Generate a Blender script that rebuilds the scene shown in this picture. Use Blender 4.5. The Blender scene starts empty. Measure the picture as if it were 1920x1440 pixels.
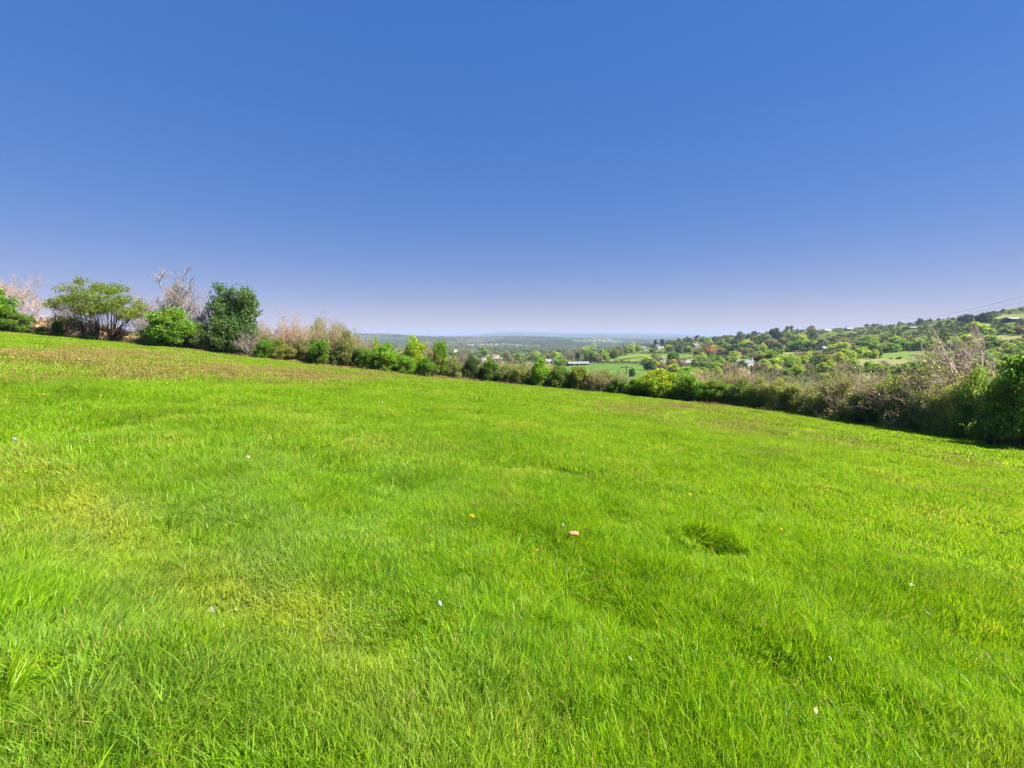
import bpy, math, random
import numpy as np
from mathutils import Vector, Matrix, Euler

scene = bpy.context.scene
COL = scene.collection
R = math.radians

# ------------------------------------------------------------------ camera, sky, sun, exposure
EYE = 1.6
FPX = 800.0                      # focal length in pixels of a 1920 px wide frame
PITCH = math.atan(93 / FPX)      # looking slightly down
cam_d = bpy.data.cameras.new('camera')
cam_d.sensor_width = 36.0
cam_d.lens = FPX / 1920 * 36
cam_d.clip_start = 0.05
cam_d.clip_end = 60000
cam = bpy.data.objects.new('camera', cam_d)
cam.location = (0, 0, EYE)
cam.rotation_euler = (math.pi / 2 - PITCH, 0, 0)
COL.objects.link(cam)
scene.camera = cam

SUN_AZ, SUN_EL = R(98), R(50)    # azimuth from +Y towards +X
world = bpy.data.worlds.new('World')
scene.world = world
world.use_nodes = True
wn = world.node_tree.nodes
wl = world.node_tree.links
wn.clear()
sky = wn.new('ShaderNodeTexSky')
sky.sky_type = 'NISHITA'
sky.sun_disc = False
sky.sun_elevation = SUN_EL
sky.sun_rotation = SUN_AZ
sky.altitude = 150
sky.air_density = 1.0
sky.dust_density = 0.0
sky.ozone_density = 8.0
tint = wn.new('ShaderNodeMix')
tint.data_type = 'RGBA'
tint.blend_type = 'MULTIPLY'
tint.inputs['Factor'].default_value = 1.0
tint.inputs['B'].default_value = (1.20, 0.915, 1.23, 1)
hs = wn.new('ShaderNodeHueSaturation')
hs.inputs['Saturation'].default_value = 2.74
bg = wn.new('ShaderNodeBackground')
bg.inputs['Strength'].default_value = 0.131
wo = wn.new('ShaderNodeOutputWorld')
wl.new(sky.outputs[0], tint.inputs['A'])
gam = wn.new('ShaderNodeGamma')            # the photograph's own soft contrast, evenly over the whole sky
gam.inputs['Gamma'].default_value = 0.26
wl.new(tint.outputs['Result'], gam.inputs['Color'])
wl.new(gam.outputs[0], hs.inputs['Color'])
wl.new(hs.outputs[0], bg.inputs['Color'])
wl.new(bg.outputs[0], wo.inputs['Surface'])

sun_d = bpy.data.lights.new('sun', 'SUN')
sun_d.energy = 4.9
sun_d.angle = R(0.53)
sun_d.color = (1.0, 0.95, 0.86)
sun = bpy.data.objects.new('sun', sun_d)
S = Vector((math.sin(SUN_AZ) * math.cos(SUN_EL), math.cos(SUN_AZ) * math.cos(SUN_EL), math.sin(SUN_EL)))
sun.rotation_euler = S.to_track_quat('Z', 'Y').to_euler()
sun.location = (30, 0, 40)
COL.objects.link(sun)

vs = scene.view_settings
vs.view_transform = 'Standard'
vs.look = 'None'
vs.gamma = 1.0
vs.use_curve_mapping = False
vs.exposure = 1.6
scene.cycles.max_bounces = 6
scene.cycles.diffuse_bounces = 3
scene.cycles.transmission_bounces = 4
scene.cycles.transparent_max_bounces = 8
scene.cycles.use_denoising = True

# ------------------------------------------------------------------ projection helpers
CP, SP = math.cos(PITCH), math.sin(PITCH)


def ray(px, py):
    """direction (per unit of world y) of the sight line through a pixel of the 1920 wide frame"""
    x = (px - 960) / FPX
    v = -(py - 720) / FPX
    fy = CP + v * SP
    fz = -SP + v * CP
    return x / fy, fz / fy


def at(px, py, Y):
    u, s = ray(px, py)
    return Vector((u * Y, Y, EYE + s * Y))


def px_of(u):
    return 960 + FPX * u * CP        # close enough near the horizon


# ------------------------------------------------------------------ value noise
def vnoise(x, y, seed=0):
    x = np.asarray(x, float); y = np.asarray(y, float)
    xi = np.floor(x).astype(np.int64); yi = np.floor(y).astype(np.int64)
    xf = x - xi; yf = y - yi
    xf = xf * xf * (3 - 2 * xf); yf = yf * yf * (3 - 2 * yf)

    def h(a, b):
        n = (a * 374761393 + b * 668265263 + seed * 974634713) & 0xFFFFFFFF
        n = ((n ^ (n >> 13)) * 1274126177) & 0xFFFFFFFF
        n = (n ^ (n >> 16)) & 0xFFFFFFFF
        return n / 4294967295.0
    a = h(xi, yi); b = h(xi + 1, yi); c = h(xi, yi + 1); d = h(xi + 1, yi + 1)
    return (a * (1 - xf) + b * xf) * (1 - yf) + (c * (1 - xf) + d * xf) * yf


def fbm(x, y, seed=0, octv=3):
    s = 0; a = 0.5; t = 0
    for k in range(octv):
        s = s + a * vnoise(np.asarray(x) * 2 ** k, np.asarray(y) * 2 ** k, seed + k * 17); t += a; a *= 0.5
    return s / t


# ------------------------------------------------------------------ shape of the land
HEDGE = np.array([  # px, base row, depth
    (-700, 585, 40), (-300, 598, 46), (0, 618, 48), (280, 648, 50), (560, 677, 52), (700, 696, 52), (860, 713, 54), (1000, 725, 55),
    (1160, 741, 51), (1400, 767, 40), (1650, 798, 30), (1800, 818, 25), (1920, 838, 21.5), (2200, 890, 17), (2800, 990, 13)], float)
_u = np.array([ray(p, r)[0] for p, r, d in HEDGE]); _s = np.array([ray(p, r)[1] for p, r, d in HEDGE])
_d = HEDGE[:, 2]
_x, _y, _z = _u * _d, _d, EYE + _s * _d


def hedge_depth(u):
    return np.interp(u, _u, _d)


_x2 = np.concatenate([_x, _x * .5, [0, -30, 30]]); _y2 = np.concatenate([_y, _y * .5, [-20, -20, -20]])
_z2 = np.concatenate([_z, _z * .5, [1.6, 4.3, -1.0]])
_A = np.stack([_x2, _y2, _x2 ** 2, _x2 * _y2, _y2 ** 2, _x2 ** 3 / 50, _x2 ** 2 * _y2 / 50], 1)
_W = np.concatenate([np.ones(len(_x)), np.full(len(_x), .35), np.full(3, .15)])
COEF = np.linalg.lstsq(_A * _W[:, None], _z2 * _W, rcond=None)[0]

HOLLOWS = [  # px, row, radius, depth: worn dips in the turf
    (1335, 1022, .29, .38), (1012, 872, .45, .20), (640, 880, .40, .16), (1110, 1120, .30, .09), (1180, 1170, .28, .09),
    (760, 915, .45, .12), (1450, 1260, .22, .09), (700, 1190, .3, .14), (400, 1130, .35, .12), (1150, 965, .3, .1), (270, 1010, .5, .12)]
_holes = []


def field_z(x, y):
    x = np.clip(np.asarray(x, float), -85, 85); y = np.clip(np.asarray(y, float), -40, 85)
    z = COEF[0] * x + COEF[1] * y + COEF[2] * x * x + COEF[3] * x * y + COEF[4] * y * y + COEF[5] * x ** 3 / 50 + COEF[6] * x * x * y / 50
    r = np.hypot(x, y)
    near = np.clip(r / 1.5, 0, 1)
    z = z + near * ((fbm(x / 1.5 + 31.7, y / 1.5 + 11.3, 3) - .5) * .22 + (vnoise(x / .42 + 3.7, y / .42 + 1.9, 6) - .5) * .05 + (fbm(x / 7 + 5.2, y / 7 + 9.1, 5) - .5) * .30)
    for q, (hx, hy, hr, hd) in enumerate(_holes):
        rr = ((x - hx) ** 2 + ((y - hy) * (1.5 if q == 0 else 1)) ** 2) / hr ** 2
        z = z - hd * np.exp(-(rr ** 3 if q == 0 else rr))
    return z


KD = np.array([60, 100, 160, 250, 350, 500, 700, 1000, 1600, 2600, 4200, 6000, 9000, 14000], float)
KP = [-900, 300, 560, 700, 870, 960, 1050, 1160, 1250, 1350, 1500, 1650, 1800, 1920, 2500]
KR = [
    [640, 650, 655, 655, 652, 650, 648, 646, 644, 642, 634, 636, 632, 631],
    [665, 672, 674, 670, 665, 660, 656, 652, 648, 644, 630, 638, 632, 631],
    [700, 712, 710, 700, 690, 678, 668, 658, 650, 644, 627, 640, 632, 631],
    [722, 735, 730, 715, 700, 685, 672, 661, 652, 645, 626, 640, 632, 630],
    [738, 747, 738, 722, 705, 690, 677, 664, 655, 648, 633, 640, 632, 629],
    [748, 752, 742, 722, 704, 689, 677, 669, 659, 649, 631, 638, 631, 622],
    [751, 753, 742, 720, 700, 686, 673, 668, 660, 650, 633, 638, 632, 624],
    [755, 756, 739, 712, 693, 680, 662, 656, 662, 652, 636, 636, 631, 625],
    [760, 758, 736, 706, 689, 673, 656, 646, 662, 654, 640, 636, 632, 626],
    [768, 762, 736, 702, 685, 665, 646, 634, 655, 650, 642, 638, 633, 631],
    [782, 770, 736, 699, 677, 653, 633, 622, 645, 648, 642, 640, 636, 634],
    [796, 776, 733, 693, 665, 638, 619, 611, 635, 645, 642, 640, 638, 636],
    [812, 780, 729, 687, 653, 622, 603, 595, 620, 640, 642, 640, 638, 636],
    [826, 786, 726, 681, 642, 603, 581, 572, 605, 635, 642, 640, 638, 636],
    [850, 800, 720, 665, 615, 565, 540, 532, 570, 620, 640, 640, 638, 636]]
KS = np.array([[ray(960, r)[1] for r in row] for row in KR])
KU = np.array([ray(p, 660)[0] for p in KP])
LKD = np.log(KD)


def _hermite_axis(xs, t):
    i = np.clip(np.searchsorted(xs, t) - 1, 0, len(xs) - 2)
    f = np.clip((t - xs[i]) / (xs[i + 1] - xs[i]), 0, 1)
    return i, f


def _cr(p0, p1, p2, p3, f):
    return p1 + .5 * f * (p2 - p0 + f * (2 * p0 - 5 * p1 + 4 * p2 - p3 + f * (3 * (p1 - p2) + p3 - p0)))


def valley_z(x, y):
    x = np.asarray(x, float); y = np.maximum(np.asarray(y, float), 1.0)
    u = np.clip(x / y, KU[0], KU[-1])
    iu, fu = _hermite_axis(KU, u)
    iy, fy = _hermite_axis(LKD, np.log(np.clip(y, KD[0], KD[-1])))
    nU, nD = KS.shape

    def row(k):
        k = np.clip(k, 0, nU - 1)
        g = lambda j: KS[k, np.clip(j, 0, nD - 1)]
        return _cr(g(iy - 1), g(iy), g(iy + 1), g(iy + 2), fy)
    s = _cr(row(iu - 1), row(iu), row(iu + 1), row(iu + 2), fu)
    rough = (fbm(x / 160 + 3.1, y / 160 + 8.7, 9) - .5) * np.clip(y / 200 - .5, 0, 1) * np.clip(y / 700, .3, 6) * 3.0
    return EYE + s * y + rough


def ground_z(x, y):
    x = np.asarray(x, float); y = np.asarray(y, float)
    zf = field_z(x, y)
    ys = np.maximum(y, 1.0)
    hd = hedge_depth(x / ys)
    t = np.clip((y - hd - 2.0) / (hd * .55), 0, 1)
    t = t * t * (3 - 2 * t)
    return np.where(y > 5, zf * (1 - t) + valley_z(x, ys) * t, zf)


def gz(x, y):
    return float(ground_z(np.array([x]), np.array([y]))[0])


def hit(px, py, lift=0.0, y0=.6, y1=15000):
    """where the sight line through a pixel meets the land (raised by lift)"""
    u, s = ray(px, py)
    Y = np.exp(np.linspace(math.log(y0), math.log(y1), 2600))
    d = EYE + s * Y - (ground_z(u * Y, Y) + lift)
    k = np.argmax(d < 0) if (d < 0).any() else len(Y) - 1
    k = max(k, 1)
    a, b = d[k - 1], d[k]
    f = a / (a - b) if a != b else 0
    yy = Y[k - 1] + (Y[k] - Y[k - 1]) * f
    return Vector((u * yy, yy, gz(u * yy, yy)))


for (p, r, rad, dep) in HOLLOWS:
    q = hit(p, r)
    _holes.append((q.x, q.y, rad, dep))


# ------------------------------------------------------------------ mesh helpers
def mesh_from(name, V, F, mats=(), fmat=None, smooth=False):
    """V (n,3); F (m,k) array of equal-sided faces, or a list of such arrays"""
    Fs = F if isinstance(F, list) else [F]
    Fs = [np.asarray(f, np.int64) for f in Fs if len(f)]
    me = bpy.data.meshes.new(name)
    V = np.asarray(V, np.float32)
    me.vertices.add(len(V)); me.vertices.foreach_set('co', V.ravel())
    loops = np.concatenate([f.ravel() for f in Fs]); sizes = np.concatenate([np.full(len(f), f.shape[1]) for f in Fs])
    me.loops.add(len(loops)); me.loops.foreach_set('vertex_index', loops.astype(np.int32))
    me.polygons.add(len(sizes))
    me.polygons.foreach_set('loop_start', np.concatenate([[0], np.cumsum(sizes)[:-1]]).astype(np.int32))
    if fmat is not None:
        me.polygons.foreach_set('material_index', np.asarray(fmat, np.int32))
    me.update(calc_edges=True)
    for m in mats:
        me.materials.append(m)
    if smooth:
        me.polygons.foreach_set('use_smooth', np.ones(len(sizes), bool))
    me.validate()
    return me


def link(name, me, parent=None, **props):
    o = bpy.data.objects.new(name, me)
    COL.objects.link(o)
    if parent is not None:
        o.parent = parent
    for k, v in props.items():
        o[k] = v
    return o


def thing(name, label, cat, loc, rz=0, group=None, scale=(1, 1, 1)):
    o = bpy.data.objects.new(name, None)
    o.empty_display_size = .2
    COL.objects.link(o)
    o.location = loc; o.rotation_euler = (0, 0, rz); o.scale = scale
    o['label'] = label; o['category'] = cat
    if group:
        o['group'] = group
    return o


def tag(o, label, cat, group=None):
    o['label'] = label; o['category'] = cat
    if group:
        o['group'] = group
    return o


class MB:
    """collects boxes / prisms / tubes into one mesh"""
    def __init__(self):
        self.v = []; self.q = []; self.t = []

    def box(self, x0, x1, y0, y1, z0, z1):
        n = len(self.v)
        self.v += [(x0, y0, z0), (x1, y0, z0), (x1, y1, z0), (x0, y1, z0), (x0, y0, z1), (x1, y0, z1), (x1, y1, z1), (x0, y1, z1)]
        self.q += [tuple(n + i for i in f) for f in ((0, 3, 2, 1), (4, 5, 6, 7), (0, 1, 5, 4), (1, 2, 6, 5), (2, 3, 7, 6), (3, 0, 4, 7))]
        return self

    def quad(self, a, b, c, d):
        n = len(self.v); self.v += [tuple(a), tuple(b), tuple(c), tuple(d)]; self.q.append((n, n + 1, n + 2, n + 3)); return self

    def tri(self, a, b, c):
        n = len(self.v); self.v += [tuple(a), tuple(b), tuple(c)]; self.t.append((n, n + 1, n + 2)); return self

    def tube(self, pts, radii, sides=6):
        n0 = len(self.v)
        pts = [Vector(p) for p in pts]
        for i, p in enumerate(pts):
            d = (pts[min(i + 1, len(pts) - 1)] - pts[max(i - 1, 0)]).normalized()
            a = d.orthogonal().normalized() if abs(d.z) < .9 else Vector((1, 0, 0)).cross(d).normalized()
            b = d.cross(a)
            for k in range(sides):
                t = 2 * math.pi * k / sides
                self.v.append(tuple(p + (a * math.cos(t) + b * math.sin(t)) * radii[i]))
        for i in range(len(pts) - 1):
            for k in range(sides):
                self.q.append((n0 + i * sides + k, n0 + i * sides + (k + 1) % sides, n0 + (i + 1) * sides + (k + 1) % sides, n0 + (i + 1) * sides + k))
        for e, o in ((0, 0), (len(pts) - 1, 1)):
            c = len(self.v); self.v.append(tuple(pts[e]))
            for k in range(sides):
                a, b = n0 + e * sides + k, n0 + e * sides + (k + 1) % sides
                self.t.append((c, a, b) if o else (c, b, a))
        return self

    def mesh(self, name, mat, smooth=False):
        fs = []
        if self.q: fs.append(np.array(self.q))
        if self.t: fs.append(np.array(self.t))
        return mesh_from(name, np.array(self.v), fs, [mat], smooth=smooth)


# ------------------------------------------------------------------ materials
def new_mat(name):
    m = bpy.data.materials.new(name)
    m.use_nodes = True
    m.node_tree.nodes.clear()
    return m, m.node_tree.nodes, m.node_tree.links


def ramp(n, stops):
    r = n.new('ShaderNodeValToRGB')
    e = r.color_ramp.elements
    while len(e) < len(stops):
        e.new(.5)
    for el, (p, c) in zip(e, stops):
        el.position = p; el.color = (*c, 1) if len(c) == 3 else c
    return r


def plain(name, col, rough=.8, var=.25, scale=3.0, bump=.0, spec=.3):
    m, n, l = new_mat(name)
    out = n.new('ShaderNodeOutputMaterial'); p = n.new('ShaderNodeBsdfPrincipled')
    tc = n.new('ShaderNodeTexCoord'); nz = n.new('ShaderNodeTexNoise')
    nz.inputs['Scale'].default_value = scale; nz.inputs['Detail'].default_value = 6
    l.new(tc.outputs['Object'], nz.inputs['Vector'])
    a = tuple(c * (1 - var) for c in col); b = tuple(min(1, c * (1 + var)) for c in col)
    r = ramp(n, [(.3, a), (.7, b)])
    l.new(nz.outputs[0], r.inputs[0]); l.new(r.outputs[0], p.inputs['Base Color'])
    p.inputs['Roughness'].default_value = rough; p.inputs['Specular IOR Level'].default_value = spec
    if bump:
        bp = n.new('ShaderNodeBump'); bp.inputs['Strength'].default_value = bump
        l.new(nz.outputs[0], bp.inputs['Height']); l.new(bp.outputs[0], p.inputs['Normal'])
    l.new(p.outputs[0], out.inputs[0])
    return m


def leafy(name, transl=.54, gloss=.015, var=.55, hue=.03):
    """leaf material: colour comes from the object's own colour, varied leaf by leaf"""
    m, n, l = new_mat(name)
    out = n.new('ShaderNodeOutputMaterial')
    oi = n.new('ShaderNodeObjectInfo'); geo = n.new('ShaderNodeNewGeometry')
    mr = n.new('ShaderNodeMapRange'); mr.inputs['To Min'].default_value = 1 - var; mr.inputs['To Max'].default_value = 1 + var
    l.new(geo.outputs['Random Per Island'], mr.inputs['Value'])
    nz = n.new('ShaderNodeTexNoise'); nz.inputs['Scale'].default_value = .9; nz.inputs['Detail'].default_value = 2
    tc = n.new('ShaderNodeTexCoord'); l.new(tc.outputs['Object'], nz.inputs['Vector'])
    mh = n.new('ShaderNodeMapRange'); mh.inputs['From Min'].default_value = .3; mh.inputs['From Max'].default_value = .7
    mh.inputs['To Min'].default_value = .5 - hue; mh.inputs['To Max'].default_value = .5 + hue
    l.new(nz.outputs[0], mh.inputs['Value'])
    h = n.new('ShaderNodeHueSaturation')
    l.new(oi.outputs['Color'], h.inputs['Color']); l.new(mr.outputs[0], h.inputs['Value']); l.new(mh.outputs[0], h.inputs['Hue'])
    d = n.new('ShaderNodeBsdfDiffuse'); t = n.new('ShaderNodeBsdfTranslucent'); g = n.new('ShaderNodeBsdfGlossy')
    g.inputs['Roughness'].default_value = .45
    h2 = n.new('ShaderNodeHueSaturation'); h2.inputs['Hue'].default_value = .485; h2.inputs['Value'].default_value = 1.25
    l.new(h.outputs[0], h2.inputs['Color'])
    l.new(h.outputs[0], d.inputs[0]); l.new(h2.outputs[0], t.inputs[0])
    m1 = n.new('ShaderNodeMixShader'); m1.inputs[0].default_value = transl
    m2 = n.new('ShaderNodeMixShader'); m2.inputs[0].default_value = gloss
    l.new(d.outputs[0], m1.inputs[1]); l.new(t.outputs[0], m1.inputs[2])
    l.new(m1.outputs[0], m2.inputs[1]); l.new(g.outputs[0], m2.inputs[2]); l.new(m2.outputs[0], out.inputs[0])
    return m


def bark_mat(name, lo, hi):
    m, n, l = new_mat(name)
    out = n.new('ShaderNodeOutputMaterial'); p = n.new('ShaderNodeBsdfDiffuse')
    geo = n.new('ShaderNodeNewGeometry'); r = ramp(n, [(0, lo), (1, hi)])
    l.new(geo.outputs['Random Per Island'], r.inputs[0]); l.new(r.outputs[0], p.inputs[0]); l.new(p.outputs[0], out.inputs[0])
    return m


M_LEAF = leafy('leaf')
M_FAR = leafy('far_leaf', transl=.48, gloss=.008, var=.4, hue=.025)
M_BARK = bark_mat('bark', (.09, .07, .05), (.17, .135, .10))
M_TWIG = bark_mat('pink_twig', (.26, .18, .13), (.56, .42, .32))
M_GREY = bark_mat('grey_twig', (.20, .165, .14), (.42, .355, .31))
M_PALE = bark_mat('pale_dead_wood', (.30, .23, .19), (.55, .44, .38))
M_DARKBARK = bark_mat('dark_bark', (.05, .04, .035), (.10, .085, .07))


# ------------------------------------------------------------------ ground
def ground_material():
    m, n, l = new_mat('turf_and_far_country')
    out = n.new('ShaderNodeOutputMaterial'); p = n.new('ShaderNodeBsdfDiffuse')
    geo = n.new('ShaderNodeNewGeometry'); sep = n.new('ShaderNodeSeparateXYZ')
    l.new(geo.outputs['Position'], sep.inputs[0])
    nz = n.new('ShaderNodeTexNoise'); nz.inputs['Scale'].default_value = .9; nz.inputs['Detail'].default_value = 8
    l.new(geo.outputs['Position'], nz.inputs['Vector'])
    turf = ramp(n, [(.3, (.035, .05, .012)), (.5, (.06, .095, .016)), (.72, (.12, .13, .035))])
    l.new(nz.outputs[0], turf.inputs[0])
    # scrub and rough pasture on the valley sides
    n2 = n.new('ShaderNodeTexNoise'); n2.inputs['Scale'].default_value = .035; n2.inputs['Detail'].default_value = 9; n2.inputs['Roughness'].default_value = .65
    l.new(geo.outputs['Position'], n2.inputs['Vector'])
    scrub = ramp(n, [(.32, (.04, .06, .016)), (.46, (.08, .11, .025)), (.58, (.11, .135, .035)), (.7, (.15, .13, .065))])
    l.new(n2.outputs[0], scrub.inputs[0])
    # patchwork of fields far away
    mp = n.new('ShaderNodeMapping'); mp.inputs['Scale'].default_value = (1 / 260, 1 / 330, 0); mp.inputs['Rotation'].default_value = (0, 0, .5)
    l.new(geo.outputs['Position'], mp.inputs['Vector'])
    nw = n.new('ShaderNodeTexNoise'); nw.inputs['Scale'].default_value = 1.3; l.new(mp.outputs[0], nw.inputs['Vector'])
    mx = n.new('ShaderNodeMix'); mx.data_type = 'RGBA'; mx.inputs['Factor'].default_value = .25
    l.new(mp.outputs[0], mx.inputs['A']); l.new(nw.outputs['Color'], mx.inputs['B'])
    vo = n.new('ShaderNodeTexVoronoi'); vo.inputs['Scale'].default_value = 1.0
    l.new(mx.outputs['Result'], vo.inputs['Vector'])
    s2 = n.new('ShaderNodeSeparateColor'); l.new(vo.outputs['Color'], s2.inputs[0])
    patch = ramp(n, [(.0, (.02, .03, .015)), (.24, (.025, .04, .018)), (.28, (.06, .09, .04)), (.46, (.075, .105, .045)), (.52, (.04, .06, .03)), (.70, (.085, .09, .055)),
                     (.78, (.11, .085, .06)), (.84, (.025, .035, .018)), (.95, (.03, .04, .02)), (.97, (.20, .18, .12))])
    patch.color_ramp.interpolation = 'CONSTANT'
    l.new(s2.outputs[0], patch.inputs[0])
    ve = n.new('ShaderNodeTexVoronoi'); ve.feature = 'DISTANCE_TO_EDGE'; l.new(mx.outputs['Result'], ve.inputs['Vector'])
    er = ramp(n, [(.03, (0, 0, 0)), (.06, (1, 1, 1))]); l.new(ve.outputs[0], er.inputs[0])
    pm = n.new('ShaderNodeMix'); pm.data_type = 'RGBA'
    pm.inputs['A'].default_value = (.03, .048, .02, 1)
    l.new(er.outputs[0], pm.inputs['Factor']); l.new(patch.outputs[0], pm.inputs['B'])
    f1 = n.new('ShaderNodeMapRange'); f1.inputs['From Min'].default_value = 58; f1.inputs['From Max'].default_value = 85
    l.new(sep.outputs['Y'], f1.inputs['Value'])
    f2 = n.new('ShaderNodeMapRange'); f2.inputs['From Min'].default_value = 1100; f2.inputs['From Max'].default_value = 1700
    l.new(sep.outputs['Y'], f2.inputs['Value'])
    a = n.new('ShaderNodeMix'); a.data_type = 'RGBA'; b = n.new('ShaderNodeMix'); b.data_type = 'RGBA'
    l.new(f1.outputs[0], a.inputs['Factor']); l.new(turf.outputs[0], a.inputs['A']); l.new(scrub.outputs[0], a.inputs['B'])
    l.new(f2.outputs[0], b.inputs['Factor']); l.new(a.outputs['Result'], b.inputs['A']); l.new(pm.outputs['Result'], b.inputs['B'])
    l.new(b.outputs['Result'], p.inputs[0]); l.new(p.outputs[0], out.inputs[0])
    return m


M_GROUND = ground_material()


def build_ground():
    inner = np.radians(np.linspace(-72, 72, 420))
    outer = np.radians(np.linspace(72, 288, 74)[1:-1])
    ang = np.concatenate([inner, outer])
    rad = np.concatenate([[.02], np.exp(np.linspace(math.log(.45), math.log(8), 170)), np.exp(np.linspace(math.log(8.3), math.log(15500), 200))])
    A, Rr = np.meshgrid(ang, rad)
    X = Rr * np.sin(A); Y = Rr * np.cos(A)
    Z = ground_z(X.ravel(), Y.ravel())
    V = np.stack([X.ravel(), Y.ravel(), Z], 1)
    na, nr = len(ang), len(rad)
    i, j = np.meshgrid(np.arange(nr - 1), np.arange(na), indexing='ij')
    j2 = (j + 1) % na
    F = np.stack([i * na + j, (i + 1) * na + j, (i + 1) * na + j2, i * na + j2], -1).reshape(-1, 4)[:, ::-1]
    me = mesh_from('ground', V, F, [M_GROUND], smooth=True)
    return link('ground', me, kind='structure')


build_ground()


# fields on the far side of the valley, as sheets laid over the land
def field_mat(name, a, b, scale=.05, stripe=None):
    m, n, l = new_mat(name)
    out = n.new('ShaderNodeOutputMaterial'); p = n.new('ShaderNodeBsdfDiffuse')
    geo = n.new('ShaderNodeNewGeometry'); nz = n.new('ShaderNodeTexNoise'); nz.inputs['Scale'].default_value = scale; nz.inputs['Detail'].default_value = 7
    l.new(geo.outputs['Position'], nz.inputs['Vector'])
    r = ramp(n, [(.3, a), (.7, b)]); l.new(nz.outputs[0], r.inputs[0]); l.new(r.outputs[0], p.inputs[0]); l.new(p.outputs[0], out.inputs[0])
    return m


MF_GREEN = field_mat('lush_pasture', (.07, .14, .026), (.09, .165, .032))
MF_LIGHT = field_mat('grazed_pasture', (.11, .165, .035), (.14, .19, .045))
MF_PALE = field_mat('dry_pasture', (.17, .185, .06), (.22, .22, .085))
MF_BEIGE = field_mat('bare_cropland', (.34, .29, .19), (.42, .36, .24))
FIELDS = []      # quads in picture terms, used to keep trees off


def pasture(corners, mat, keep=True):
    if keep:
        FIELDS.append(corners)
    c = [hit(*q, y0=70) for q in corners]
    nx, ny = 22, 14
    V = []
    for j in range(ny + 1):
        for i in range(nx + 1):
            a = i / nx; b = j / ny
            p = (c[0] * (1 - a) + c[1] * a) * (1 - b) + (c[3] * (1 - a) + c[2] * a) * b
            V.append((p.x, p.y, gz(p.x, p.y) + .25))
    F = [(j * (nx + 1) + i, j * (nx + 1) + i + 1, (j + 1) * (nx + 1) + i + 1, (j + 1) * (nx + 1) + i) for j in range(ny) for i in range(nx)]
    me = mesh_from('pasture', np.array(V), np.array(F), [mat], smooth=True)
    return link('pasture', me, kind='structure')


pasture([(985, 708), (1225, 712), (1208, 683), (1075, 684)], MF_GREEN)
pasture([(1075, 684), (1208, 683), (1205, 681), (1110, 681)], MF_GREEN)
pasture([(930, 694), (1035, 690), (1030, 682), (945, 684)], MF_LIGHT)
pasture([(1128, 677), (1212, 680), (1240, 664), (1200, 664)], MF_LIGHT)
pasture([(1150, 670), (1196, 673), (1300, 663), (1196, 664)], MF_LIGHT)
pasture([(1212, 680), (1300, 674), (1300, 665), (1236, 668)], MF_LIGHT)
pasture([(1270, 682), (1300, 684), (1315, 672), (1292, 671)], MF_PALE)
pasture([(1455, 671), (1512, 673), (1512, 666), (1462, 665)], MF_LIGHT)
pasture([(1460, 664), (1505, 664), (1500, 661), (1470, 661)], MF_PALE)
pasture([(1600, 690), (1800, 688), (1800, 676), (1610, 673)], MF_PALE)
pasture([(1650, 673), (1800, 676), (1790, 658), (1658, 660)], MF_LIGHT)
pasture([(1860, 640), (1925, 644), (1925, 628), (1868, 628)], MF_PALE)
pasture([(1858, 600), (1925, 596), (1925, 588), (1880, 590)], MF_PALE)
pasture([(1700, 652), (1745, 653), (1745, 649), (1703, 649)], MF_LIGHT)
pasture([(735, 661), (900, 668), (880, 657), (735, 653)], MF_BEIGE, keep=False)


# ------------------------------------------------------------------ plants: leaf clouds and branch skeletons
def unit(v):
    return v / np.maximum(np.linalg.norm(v, axis=-1, keepdims=True), 1e-9)


def leaf_mesh(name, P, size, rng, mat, up=.5, aspect=.55):
    """one four-cornered leaf blade per point of P, turned every way with a leaning to face up"""
    N = len(P)
    nrm = unit(rng.normal(size=(N, 3)) + np.array([0, 0, up]))
    a = unit(np.cross(nrm, rng.normal(size=(N, 3))))
    b = np.cross(nrm, a)
    s = (size * rng.uniform(.6, 1.35, N))[:, None]
    V = np.stack([P - a * s, P + b * s * aspect - nrm * s * .12, P + a * s, P - b * s * aspect - nrm * s * .12], 1).reshape(-1, 3)
    F = np.arange(N * 4).reshape(-1, 4)
    return mesh_from(name, V, F, [mat])


def tubes_mesh(name, paths, mat, sides=3):
    """paths: list of (points (k,3), radii (k,))"""
    Vs, Fs = [], []
    n0 = 0
    th = np.arange(sides) * 2 * math.pi / sides
    for P, rr in paths:
        P = np.asarray(P, float); k = len(P)
        d = np.gradient(P, axis=0); d = unit(d)
        ref = np.where(np.abs(d[:, 2:3]) > .9, np.array([[1., 0, 0]]), np.array([[0, 0, 1.]]))
        a = unit(np.cross(d, ref)); b = np.cross(d, a)
        ring = P[:, None, :] + (a[:, None, :] * np.cos(th)[None, :, None] + b[:, None, :] * np.sin(th)[None, :, None]) * np.asarray(rr)[:, None, None]
        Vs.append(ring.reshape(-1, 3))
        i, j = np.meshgrid(np.arange(k - 1), np.arange(sides), indexing='ij')
        j2 = (j + 1) % sides
        Fs.append((np.stack([i * sides + j, i * sides + j2, (i + 1) * sides + j2, (i + 1) * sides + j], -1).reshape(-1, 4) + n0))
        n0 += k * sides
    return mesh_from(name, np.concatenate(Vs), np.concatenate(Fs), [mat])


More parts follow.
